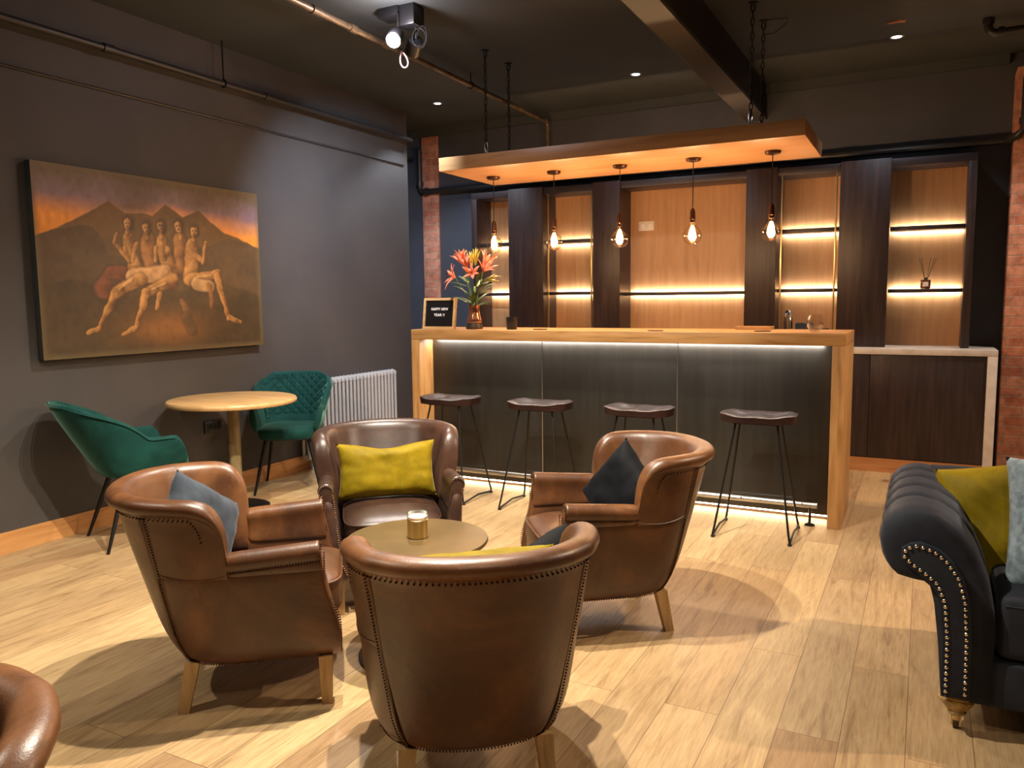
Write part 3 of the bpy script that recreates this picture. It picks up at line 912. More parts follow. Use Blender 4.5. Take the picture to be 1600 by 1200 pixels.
# ---------------------------------------------------------------- leather armchairs
def upath(w_, yf, yc, ry, n=220, p=2.25):
    pts = []
    for k in range(40): pts.append((w_, yf + (yc - yf) * k / 40))
    for k in range(n + 1):
        a = PI * k / n
        c, s = math.cos(a), math.sin(a)
        pts.append((w_ * (abs(c) ** (2 / p)) * (1 if c >= 0 else -1), yc - ry * abs(s) ** (2 / p)))
    for k in range(1, 41): pts.append((-w_, yc + (yf - yc) * k / 40))
    P = np.array(pts)
    s = np.concatenate([[0], np.cumsum(np.hypot(*np.diff(P, axis=0).T))])
    return P, s


class UP:
    def __init__(s, *a, **k):
        s.P, s.s = upath(*a, **k)
        s.L = s.s[-1]

    def at(s, d):
        x, y = np.interp(d, s.s, s.P[:, 0]), np.interp(d, s.s, s.P[:, 1])
        e = .03
        x1, y1 = np.interp(min(d + e, s.L), s.s, s.P[:, 0]), np.interp(min(d + e, s.L), s.s, s.P[:, 1])
        x0, y0 = np.interp(max(d - e, 0), s.s, s.P[:, 0]), np.interp(max(d - e, 0), s.s, s.P[:, 1])
        t = Vector((x1 - x0, y1 - y0, 0)).normalized()
        return Vector((x, y, 0)), Vector((-t.y, t.x, 0))


U = UP(.285, .27, -.02, .245)
SEAM = .20
WING = .30          # arc length from the front where the wing begins


def out_off(nrm, z):
    back = max(0, -nrm.y) ** 1.5
    k = .085 + .20 * back
    o = k * max(0, z - .165)
    o -= .034 * max(0, 1 - (z - .165) / .13) ** 2
    return o


def arm_h(d): return .592 - .02 * min(1, d / WING)


def back_h(d):
    e = min(d - WING, U.L - WING - d)
    full = .757 + .015 * math.sin(PI * min(1, max(0, e / (U.L - 2 * WING))))
    r = .10
    if e < r:
        k = 1 - (1 - max(0, e) / r) ** 2.4
        return .575 + (full - .575) * max(0, k) ** (1 / 2.4)
    return full


def armchair(label, mat, trim=True):
    t = thing('leather_armchair', label, 'armchair', group='leather tub armchairs')
    nmat = M['sheennail'] if mat is M['leather_dark'] else M['nail']
    # backrest shell
    rings = []
    ds = [WING - .0, WING + .004, WING + .012, WING + .025, WING + .045, WING + .075, WING + .11, WING + .15]
    ds += [SEAM + WING - .004, SEAM + WING, SEAM + WING + .006, SEAM + WING + .010]
    mid = list(np.linspace(WING + .25, U.L - WING - .25, 20))
    ds = ds + mid + [U.L - d for d in reversed(ds)]
    for d in ds:
        p, n = U.at(d)
        h = back_h(d)
        e = min(d - WING, U.L - WING - d)
        tk = .6 + .4 * min(1, (max(0, e) / .05)) ** .5
        T = .072 * tk
        def Q(off, z): return p + n * off + Vector((0, 0, z))
        o = lambda z: out_off(n, z)
        hh = h - .575
        zb = .485 - .316 * min(1, max(0, (e - SEAM) / .006))
        ring = [Q(o(zb) - .002, zb), Q(o(zb + .008) + .003, zb + .008)] + [Q(o(z) + .003, z) for z in (zb + (.54 - zb) * k for k in (.15, .35, .55, .8))] + [Q(o(.54) + .003, .54)]
        zt = max(.55, h - .062)
        ring += [Q(o(zt), zt), Q(o(zt) + .003, zt + .006), Q(o(h) + .014 * tk, h - .045), Q(o(h) + .017 * tk, h - .025), Q(o(h) + .006 * tk, h - .006), Q(o(h) - .022, h), Q(o(h) - .05 * tk, h - .006),
                 Q(o(h) - T, h - .028), Q(o(h) - T - .004, h - .06)]
        zm = .5 * (h - .06) + .5 * .40
        ring += [Q(o(zm) - T - .018, zm), Q(o(.42) - T - .028, .42), Q(o(.40) - .05, .40), Q(o(.47) - .03, .47)]
        rings.append(ring)
    # lower body wraps round both sides and the back
    br = []
    for d in [0, .006, .02, .06, .11, .16, .21, .26] + list(np.linspace(WING, U.L - WING, 30)) + [U.L - k for k in (.26, .21, .16, .11, .06, .02, .006, 0)]:
        p, n = U.at(d)
        e = min(d, U.L - d)
        ff = max(0, 1 - e / .26)
        sh = .006 if e < .005 else 0
        def Q(off, z):
            q = p + n * off + Vector((0, 0, z))
            g = 1 - min(1, max(0, (z - .27) / .2))
            q.y += ff * .055 * g * g * (3 - 2 * g)
            return q
        o = lambda z: out_off(n, z) - sh
        br.append([Q(o(.165), .165 + sh), Q(o(.2), .2), Q(o(.25), .25), Q(o(.33), .33), Q(o(.42), .42), Q(o(.50), .50), Q(o(.52) - .012, .517), Q(o(.52) - .05, .517),
                   Q(o(.45) - .066 + 2 * sh, .45), Q(o(.35) - .068 + 2 * sh, .35), Q(o(.25) - .064 + 2 * sh, .25), Q(o(.165) - .06 + 2 * sh, .165 + sh)])
    body = MB().loft(br).build('body', mat, t, sub=1)
    bk = MB().loft(rings).build('backrest', mat, t, sub=1)
    # arms
    for s in (0, 1):
        rings = []
        for d in (0.0, .006, .02, .06, .11, .16, .21, .26, WING + .03):
            dd = d if s == 0 else U.L - d
            p, n = U.at(dd)
            h = arm_h(d)
            ff = max(0, 1 - d / .26)
            def Q(off, z):
                q = p + n * off + Vector((0, 0, z))
                g = 1 - min(1, max(0, (z - .27) / .2))
                g = g * g * (3 - 2 * g)
                q.y += ff * (.055 * g - .012 * max(0, (z - .5) / .1))
                return q
            o = lambda z: out_off(n, z)
            sh = 0 if d > .005 else .006
            c_ = o(h) - .030
            R = .037 - sh
            ring = [Q(o(.49) - sh - .004, .49), Q(o(.505) - sh + .003, .502), Q(o(.52) - sh + .002, h - .062)]
            for a in np.linspace(-50, 205, 9):
                ring.append(Q(c_ + R * math.cos(math.radians(a)), h - R + R * math.sin(math.radians(a))))
            ring += [Q(c_ - .037 + sh, h - .09), Q(o(.45) - .069 + sh, .45), Q(o(.42) - .066 + sh, .43), Q(o(.46) - .03, .45)]
            rings.append(ring)
        ar = MB().loft(rings).build('armrest', mat, t, sub=1)
        if trim:
            nm = MB()
            # row under the arm roll
            for d in np.arange(.01, WING, .0095):
                dd = d if s == 0 else U.L - d
                p, n = U.at(dd)
                h = arm_h(d)
                q = p + n * (out_off(n, .53) + .0035) + Vector((0, 0, h - .066))
                q.y -= max(0, 1 - d / .26) * .004
                nm.dot(q, .0034)
            # rows on the front post
            p, n = U.at(0 if s == 0 else U.L)
            for z in np.arange(.185, .545, .0095):
                for off in (-.008, -.056):
                    g = 1 - min(1, max(0, (z - .27) / .2)); g = g * g * (3 - 2 * g)
                    q = p + n * (out_off(n, z) + off) + Vector((0, .048 * g + .0015, z))
                    nm.dot(q, .0034)
            h = arm_h(0)
            for a in np.linspace(-40, 220, 15):
                q = p + n * (out_off(n, h) - .030 + .030 * math.cos(math.radians(a))) + Vector((0, -.008, h - .041 + .030 * math.sin(math.radians(a))))
                nm.dot(q, .0034)
            nm.build('nail_trim', nmat, ar, smooth=True)
    if trim:
        nm = MB()
        cv = []
        for d in np.linspace(WING + .002, U.L - WING - .002, 700):
            z0_, z1_ = back_h(d - .001), back_h(d + .001)
            l_ = math.hypot(.002, z1_ - z0_)
            cv.append((d + (z1_ - z0_) / l_ * .062, back_h(d) - .002 / l_ * .068))
        last = None
        for d, z in cv:
            if z < .545 or (last and math.hypot(d - last[0], z - last[1]) < .0095): continue
            last = (d, z)
            p, n = U.at(d)
            nm.dot(p + n * (out_off(n, z) + .003) + Vector((0, 0, z)), .0034)
        for d in np.arange(.02, U.L - .02, .01):
            p, n = U.at(d)
            nm.dot(p + n * (out_off(n, .172) + .003) + Vector((0, 0, .176)), .0032)
        for s in (0, 1):
            dd = WING + SEAM - .012 if s == 0 else U.L - WING - SEAM + .012
            for z in np.arange(.185, .70, .0095):
                p, n = U.at(dd)
                nm.dot(p + n * (out_off(n, z) + .003) + Vector((0, 0, z)), .0034)
        nm.build('nail_trim', nmat, bk, smooth=True)
        for s in (0, 1):
            pw = MB()
            dd = WING + SEAM if s == 0 else U.L - WING - SEAM
            pw.tube([U.at(dd)[0] + U.at(dd)[1] * (out_off(U.at(dd)[1], z) + .001) + Vector((0, 0, z)) for z in np.linspace(.175, .70, 16)], .0035, 6)
            # seam from arm to back seam
            pts = []
            for d in np.linspace(WING - .02, WING + SEAM, 12):
                dd = d if s == 0 else U.L - d
                p, n = U.at(dd)
                pts.append(p + n * (out_off(n, .5) + .001) + Vector((0, 0, .508 - .03 * math.sin(PI * (d - WING + .02) / (SEAM + .02)) * .6)))
            pw.build('welt', mat, bk)
            MB().tube(pts, .003, 6).build('side_welt', mat, body)
    # seat cushion
    rings = []
    zs = [(.298, .93), (.302, .985), (.315, 1.0), (.36, 1.01), (.40, 1.0), (.412, .985), (.418, .95)]
    def sq(k, z, dome=0):
        pts = []
        for a in np.linspace(0, 2 * PI, 41)[:-1]:
            c, s_ = math.cos(a), math.sin(a)
            e = 2 / 5.5
            x = .218 * k * abs(c) ** e * (1 if c > 0 else -1)
            y = .065 + .262 * k * abs(s_) ** e * (1 if s_ > 0 else -1)
            if y < -.05: x *= 1 - .5 * ((-.05 - y) / .15) ** 1.5
            pts.append((x, y, z))
        return pts
    for z, k in zs: rings.append(sq(k, z))
    for k, z in ((.8, .432), (.55, .442), (.25, .447), (.02, .448)): rings.append(sq(k, z))
    cu = MB().loft(rings).build('seat_cushion', mat, t)
    MB().tube([Vector(p) for p in sq(1.0, .408)], .0045, 6, True).build('piping', mat, cu)
    MB().tube([Vector(p) for p in sq(.985, .304)], .0045, 6, True).build('piping', mat, cu)
    MB().box((-.2, -.10, .17), (.2, .275, .297), .012).build('seat_frame', mat, t)
    for sx, sy in ((-1, 1), (1, 1), (-1, -1), (1, -1)):
        x, y = sx * .245, .265 if sy > 0 else -.175
        if sy < 0: x = sx * .19
        a = .024; b3 = .018
        ox, oy = (0, 0) if sy > 0 else (sx * .012, -.035)
        MB().loft([[(x - b3 + ox, y - b3 + oy, 0), (x + b3 + ox, y - b3 + oy, 0), (x + b3 + ox, y + b3 + oy, 0), (x - b3 + ox, y + b3 + oy, 0)],
                   [(x - a, y - a, .175), (x + a, y - a, .175), (x + a, y + a, .175), (x - a, y + a, .175)]]).build('leg', M['legoak'], t, smooth=False)
    return t


def face_dir(fx, fy): return math.atan2(fy, fx) - PI / 2


chA = armchair('cognac leather armchair holding a grey cushion, its side to the camera by the green chair', M['leather'])
chB = armchair('dark brown leather armchair facing the camera with a mustard cushion, before the radiator', M['leather_dark'])
chB.location = (-2.235, 3.01, 0); chB.rotation_euler = (0, 0, face_dir(.62, -.74))
chA.location = (-2.147, 2.036, 0); chA.rotation_euler = (0, 0, face_dir(.77, .64))
chC = dup(chA, (-1.19, 3.15, 0), face_dir(-.79, -.62), 'cognac leather armchair holding a black cushion in front of the bar')
chD = dup(chA, (-1.165, 1.93, 0), face_dir(-.61, .79), 'cognac leather armchair in the foreground seen from behind, its back to the camera')
chE = dup(chA, (-1.305, .325, 0), face_dir(.60, -.80), 'leather armchair cut off at the picture corner, only its rounded back showing')


# ---------------------------------------------------------------- cushions
def pillow(name, label, wd, ht, th, mat, loc, rot, seed=0, pinch=.07, wr=.006, sag=0, cat='cushion', dent=0):
    nx, ny = 34, 26
    mb = MB()
    F, Bk = [], []
    for j in range(ny + 1):
        v = -1 + 2 * j / ny
        rf, rb = [], []
        for i in range(nx + 1):
            u = -1 + 2 * i / nx
            x = u * wd / 2 * (1 - pinch * (1 - v * v) * abs(u) ** 3)
            z = v * ht / 2 * (1 - pinch * (1 - u * u) * abs(v) ** 3)
            e = max(0, (1 - u ** 4) * (1 - v ** 4)) ** .55
            wn = noise.noise(Vector((u * 2.2 + seed, v * 2.2, seed))) * wr * 1.6 + noise.noise(Vector((u * 4 + seed, v * 4, 3))) * wr * .35
            rad = math.atan2(v, u) * 7
            wn += wr * .5 * math.sin(rad * 2 + seed) * (max(abs(u), abs(v)) ** 4)
            dn = dent * math.exp(-((u) / .5) ** 2) * max(0, v) ** 1.5
            z -= dn * ht * .35
            y = th / 2 * e + wn * e ** .5
            rf.append(mb.bm.verts.new((x, -y, z)))
            rb.append(rf[-1] if (i in (0, nx) or j in (0, ny)) else mb.bm.verts.new((x, y, z)))
        F.append(rf); Bk.append(rb)
    for j in range(ny):
        for i in range(nx):
            mb.face([F[j][i], F[j][i + 1], F[j + 1][i + 1], F[j + 1][i]])
            mb.face([Bk[j][i], Bk[j + 1][i], Bk[j + 1][i + 1], Bk[j][i + 1]])
    o = mb.build(name, mat, loc=loc, angle=180)
    o.rotation_euler = rot
    return tag(o, label, cat)


# mustard cushion on chair B (local frame faces -y)
pillow('cushion', 'mustard velvet cushion upright in the dark armchair facing the camera', .47, .27, .13, M['yellow'],
       (-2.27, 3.04, .575), (math.radians(-14), 0, face_dir(.62, -.74) + PI), 1, dent=.25)
pillow('cushion', 'slate grey velvet cushion standing on one corner in the side-on armchair', .33, .33, .13, M['greycloth'],
       (-2.24, 1.90, .585), (math.radians(-14), math.radians(34), face_dir(.95, .05) + PI), 5)
pillow('cushion', 'black velvet cushion on one corner in the armchair before the bar', .34, .34, .12, M['blackcloth'],
       (-1.105, 3.115, .56), (math.radians(-16), math.radians(38), face_dir(-.55, -.83) + PI), 9)
pillow('cushion', 'mustard cushion barely showing over the back of the foreground armchair', .45, .30, .13, M['yellow'],
       (-1.12, 1.91, .53), (math.radians(-14), 0, face_dir(-.67, .74) + PI), 12)
pillow('cushion', 'black cushion edge showing over the foreground armchair near its wing', .26, .26, .12, M['blackcloth'],
       (-1.06, 2.25, .50), (math.radians(-10), math.radians(8), face_dir(-.9, .1) + PI), 15)

# ---------------------------------------------------------------- coffee table and candle
t = thing('coffee_table', 'low round bronze topped pedestal table amid the armchairs', 'coffee table', (-1.72, 2.485, 0))
MB().lathe([(.0005, .445), (.268, .445), (.275, .448), (.278, .455), (.275, .463), (.0005, .463)], n=64).build('table_top', M['tabletop'], t)
MB().lathe([(.03, .02), (.028, .06), (.028, .40), (.07, .445)], n=24).build('column', M['tableiron'], t)
MB().lathe([(.0005, 0), (.235, 0), (.238, .006), (.22, .014), (.05, .03), (.0005, .03)], n=48).build('base', M['tableiron'], t)
t = thing('candle_jar', 'brass wrapped glass candle on the round coffee table', 'candle', (-1.725, 2.50, .463))
MB().lathe([(.0005, .001), (.039, .001), (.041, .003), (.041, .072), (.039, .074)], n=32).build('holder', M['brass'], t)
MB().lathe([(.0405, .074), (.0405, .098), (.038, .098), (.038, .074)], n=32).build('glass_rim', M['clear'], t)
MB().lathe([(.0005, .07), (.038, .07), (.038, .084), (.0005, .082)], n=28).build('wax', M['wax'], t)

# ---------------------------------------------------------------- round dining table
t = thing('round_table', 'tall round pale wood table on one column beside the charcoal wall', 'table', (-4.095, 3.80, 0))
MB().lathe([(.0005, .712), (.40, .712), (.412, .716), (.418, .726), (.418, .734), (.412, .744), (.40, .748), (.0005, .748)], n=72).build('table_top', M['oakpale'], t)
MB().lathe([(.045, .012), (.04, .03), (.038, .69), (.12, .7), (.12, .712)], n=28).build('column', M['columnwood'], t)
MB().lathe([(.0005, 0), (.21, 0), (.213, .006), (.2, .012), (.0005, .014)], n=48).build('base', M['blackmetal'], t)


# ---------------------------------------------------------------- green chairs
def green_chair():
    t = thing('dining_chair', 'x', 'chair', group='green velvet chairs at the round table')
    V = UP(.225, .22, -.02, .19, p=2.6)
    def fl_(n, z):
        back = max(0, -n.y) ** 1.4
        return (z - .42) * (.16 + .34 * back)
    def hh(d):
        e = min(d, V.L - d)
        a, b2 = .20, .46
        k = min(1, max(0, (e - a) / (b2 - a)))
        k = k * (1.15 - .15 * k) if k < 1 else 1
        return .625 + .215 * min(1, k)
    def lo(d):
        e = min(d, V.L - d)
        return .455 - .05 * min(1, e / .35)
    rings = []
    N_ = 46
    for d in [0, .006, .014, .026, .05] + [V.L * i / N_ for i in range(3, N_ - 2)] + [V.L - k for k in (.05, .026, .014, .006, 0)]:
        e = min(d, V.L - d)
        p, n = V.at(d)
        h, l = hh(d), lo(d)
        rf = min(1, e / .025)
        hc = h - .045 * (1 - rf) ** 2
        lc = l + .03 * (1 - rf) ** 2
        T = .036
        def Q(off, z):
            q = p + n * off + Vector((0, 0, z))
            ff = max(0, 1 - e / .16)
            q.y -= ff * .035 * (z - .54) / .1
            return q
        o = lambda z: fl_(n, z)
        mz = (lc + hc) / 2
        rings.append([Q(o(lc) - .012, lc), Q(o(lc), lc + .02), Q(o(mz) + .008, mz), Q(o(hc) + .004, hc - .02), Q(o(hc) - .004, hc - .003), Q(o(hc) - T * .5, hc + .004), Q(o(hc) - T, hc - .003), Q(o(hc) - T - .002, hc - .025), Q(o(mz) - T - .004, mz), Q(o(lc) - T, lc + .03), Q(o(lc) - T + .005, lc)])
    sh = MB().loft(rings).build('shell', M['green'], t, sub=1)
    # piping along the top edge
    MB().tube([V.at(d)[0] + V.at(d)[1] * (fl_(V.at(d)[1], hh(d)) + .004) + Vector((0, 0, hh(d) - .012)) for d in np.linspace(.06, V.L - .06, 50)], .004, 6).build('piping', M['green'], sh)
    # quilted inner pad
    rings = []
    for d in np.linspace(.33, V.L - .33, 26):
        p, n = V.at(d)
        h = hh(d) - .02
        rings.append([p + n * (fl_(n, z) - .036 - .014 * math.sin(PI * k / 6) ** .5) + Vector((0, 0, z)) for k, z in enumerate(np.linspace(.47, h, 7))])
    MB().loft(rings, False, False).build('backrest_pad', M['greenquilt'], t)
    # seat
    rings = []
    def sq(k, z):
        pts = []
        for a in np.linspace(0, 2 * PI, 37)[:-1]:
            c, s_ = math.cos(a), math.sin(a)
            e = 2 / 4
            x = .215 * k * abs(c) ** e * (1 if c > 0 else -1); y = .045 + .225 * k * abs(s_) ** e * (1 if s_ > 0 else -1)
            if y < -.05: x *= 1 - .45 * ((-.05 - y) / .15) ** 1.5
            pts.append((x, y, z))
        return pts
    for k, z in ((.9, .40), (.98, .405), (1.02, .425), (1.02, .455), (.98, .472), (.9, .48), (.6, .482), (.2, .478), (.02, .477)): rings.append(sq(k, z))
    MB().loft(rings).build('seat', M['green'], t)
    MB().box((-.16, -.12, .385), (.16, .2, .402), .004).build('seat_frame', M['blackmetal'], t)
    for sx, sy in ((-1, 1), (1, 1), (-1, -1), (1, -1)):
        MB().tube([(sx * .15, .04 + sy * .13, .40), (sx * .235, .01 + sy * .235, 0)], [.017, .0085], 12).build('leg', M['blackmetal'], t)
    return t


g1 = green_chair()
g1['label'] = 'teal velvet tub chair turned side-on, standing behind the cognac armchair with the grey cushion'
g1.location = (-4.10, 3.04, 0); g1.rotation_euler = (0, 0, face_dir(.38, .92))
g2 = dup(g1, (-4.17, 4.42, 0), face_dir(.56, -.83), 'teal velvet chair with diamond quilted back between the round table and the radiator')

# ---------------------------------------------------------------- radiator
t = thing('column_radiator', 'silvery cast column radiator against the charcoal wall', 'radiator', (WX + .075, 4.88, 0))
n_sec = 25
for i in range(n_sec):
    y = i * .05
    mb = MB()
    for x in (-.03, .03):
        mb.tube([(x, y, .13), (x, y, .70)], .0125, 8)
    mb.tube([(-.03, y, .70), (-.03, y, .722), (0, y, .733), (.03, y, .722), (.03, y, .70)], .0165, 8)
    mb.tube([(-.03, y, .13), (-.03, y, .112), (0, y, .10), (.03, y, .112), (.03, y, .13)], .0165, 8)
    mb.build('section', M['silver'], t)
MB().cyl((0, -.02, .71), (0, n_sec * .05 - .03, .71), .015).build('header', M['silver'], t)
MB().cyl((0, -.02, .12), (0, n_sec * .05 - .03, .12), .015).build('header', M['silver'], t)
for y in (.1, 1.1):
    MB().tube([(-.03, y, .10), (-.035, y, .012), (-.035, y, 0)], [.016, .018, .024], 8).build('foot', M['silver'], t)
    MB().tube([(.03, y, .10), (.035, y, .012), (.035, y, 0)], [.016, .018, .024], 8).build('foot', M['silver'], t)
mb = MB().tube([(0, 1.2, .12), (0, 1.29, .12), (0, 1.29, 0)], .009, 8)
mb.lathe([(.018, .12), (.022, .14), (.02, .2), (.012, .21)], (0, 1.29, 0), 14)
mb.build('valve', M['steel'], t)

# ---------------------------------------------------------------- chesterfield sofa (arm profile in x-z, extruded along y)
SX0, SY0, SY1 = 0, 2.75, 3.52
t = thing('chesterfield_sofa', 'charcoal scroll arm sofa with silver nail trim, half out of the frame', 'sofa', (0, 0, 0))
env = [(.092, .12), (.078, .294), (.062, .42), (.045, .475), (.0, .478), (-.055, .488), (-.092, .535), (-.104, .60), (-.092, .66), (-.055, .70), (.0, .716), (.065, .705), (.125, .665), (.175, .59), (.212, .50), (.228, .42), (.232, .326), (.225, .24), (.225, .12)]
env2 = []
E_ = np.array(env)
# arc-length resample, closed
Pc = np.vstack([E_, E_[:1]])
sl = np.concatenate([[0], np.cumsum(np.hypot(*np.diff(Pc, axis=0).T))])
NS = 60
for k in range(NS):
    d = sl[-1] * k / NS
    env2.append((np.interp(d, sl, Pc[:, 0]), np.interp(d, sl, Pc[:, 1])))
cx, cz = .05, .56


def inset(p, k):
    x, z = p
    # only the roll inflates / tufts, the post stays
    wgt = min(1, max(0, (z - .40) / .15))
    return (x + (cx - x) * k * wgt, z + (cz - z) * k * wgt)


ys = [SY0 - .012, SY0 - .008, SY0, SY0 + .015, SY0 + .04] + list(np.arange(SY0 + .06, SY1, .0075)) + [SY1]
cre = [SY0 + .20, SY0 + .36, SY0 + .52, SY0 + .66]
rings = []
for y in ys:
    k0 = {0: .55, 1: .30, 2: .12, 3: .05, 4: .01}.get(ys.index(y), 0)
    ring = []
    for (x, z) in env2:
        a = math.atan2(z - cz, x - cx)
        k = k0
        for c in cre:
            sc_off = .02 * abs(math.cos(a * 3))
            k += .15 * math.exp(-abs(y - c - sc_off) / .012)
        x2, z2 = inset((x, z), k)
        ring.append((x2, y, z2))
    rings.append(ring)
arm = MB().loft(rings).build('armrest', M['sofa'], t, angle=180)
# hook shaped front panel with nail heads
hook = [(.105, .124), (.103, .308), (.093, .425), (.070, .485), (.032, .516), (-.004, .54), (-.027, .562), (-.022, .587), (.011, .6), (.056, .588), (.093, .558), (.126, .51), (.146, .44), (.155, .318), (.158, .127)]
H_ = np.array(hook)
hs_ = np.concatenate([[0], np.cumsum(np.hypot(*np.diff(H_, axis=0).T))])
fine = [(np.interp(d, hs_, H_[:, 0]), np.interp(d, hs_, H_[:, 1])) for d in np.linspace(0, hs_[-1], 46)]
cxh = .1
big = []
for i, (x, z) in enumerate(fine):
    a = fine[max(0, i - 1)]; b2 = fine[min(len(fine) - 1, i + 1)]
    tx, tz = b2[0] - a[0], b2[1] - a[1]
    l = math.hypot(tx, tz)
    big.append((x - tz / l * .013, z + tx / l * .013))
MB().prism(big, SY0 - .028, SY0 + .02, 'y', .004).build('front_panel', M['sofa'], arm)
nm = MB()
for d in np.arange(0, hs_[-1], .0195):
    x, z = np.interp(d, hs_, H_[:, 0]), np.interp(d, hs_, H_[:, 1])
    nm.ball((x, SY0 - .029, z), .0062, 8, 6, (1, .6, 1))
nm.build('nail_trim', M['silvernail'], arm)
# pleats radiating on the roll front are cut into the loft; back, base and seat
bk = MB()
rings = []
for i in range(70):
    x = .05 + i * .03
    ring = []
    for k in range(28):
        a = 2 * PI * k / 28
        kk = 1 - .045 * math.exp(-abs(((x + .02 * math.cos(4 * a)) % .17) - .085) / .012)
        yy = SY1 - .02 + .115 * math.cos(a) * kk
        zz = .61 + .105 * math.sin(a) * kk
        ring.append((x, yy, zz))
    rings.append(ring)
bk.loft(rings)
bk.box((.1, SY1 - .1, .14), (2.14, SY1 + .08, .62), .02)
bk.build('backrest', M['sofa'], t, angle=60)
MB().box((.15, SY0 + .0, .105), (2.1, SY1 + .05, .255), .012, 3).build('seat_base', M['sofa'], t)
for i in range(2):
    x0 = .236 + i * .93
    c = MB().box((x0, SY0 + .0, .26), (x0 + .92, SY1 - .1, .465), .035, 5).build('seat_cushion', M['sofa'], t, angle=60)
    MB().tube([(x0 + .02, SY0 + .004, .435), (x0 + .46, SY0 - .004, .438), (x0 + .9, SY0 + .004, .435)], .005, 6).build('piping', M['sofa'], c)
# matching far arm
o = arm.copy(); C.objects.link(o); o.scale = (-1, 1, 1); o.location = (2.25, 0, 0)
for x, y in ((.14, SY0 + .04), (2.1, SY0 + .04), (.14, SY1 - .02), (2.1, SY1 - .02)):
    lg = MB().lathe([(.046, .125), (.052, .114), (.048, .108), (.052, .098), (.046, .086), (.034, .07), (.026, .062), (.03, .056), (.026, .05)], (x, y, 0), 20).build('leg', M['turnedwood'], t)
    mb = MB().cyl((x, y, .03), (x, y, .055), .016)
    mb.box((x - .014, y - .012, .012), (x - .009, y + .014, .045)); mb.box((x + .009, y - .012, .012), (x + .014, y + .014, .045))
    mb.build('caster_fork', M['brass'], lg)
    MB().cyl((x - .008, y, .0165), (x + .008, y, .0165), .0165, n=18).build('caster_wheel', M['tableiron'], lg)
pillow('cushion', 'mustard velvet cushion leaning in the corner of the charcoal sofa', .50, .48, .15, M['yellow'],
       (.35, 3.2, .575), (math.radians(-16), math.radians(-13), math.radians(3)), 21, wr=.01)
pillow('cushion', 'pale blue woven cushion beside the mustard one on the sofa', .44, .44, .17, M['bluecloth'],
       (.475, 2.96, .645), (math.radians(-18), math.radians(-3), math.radians(-10)), 27)


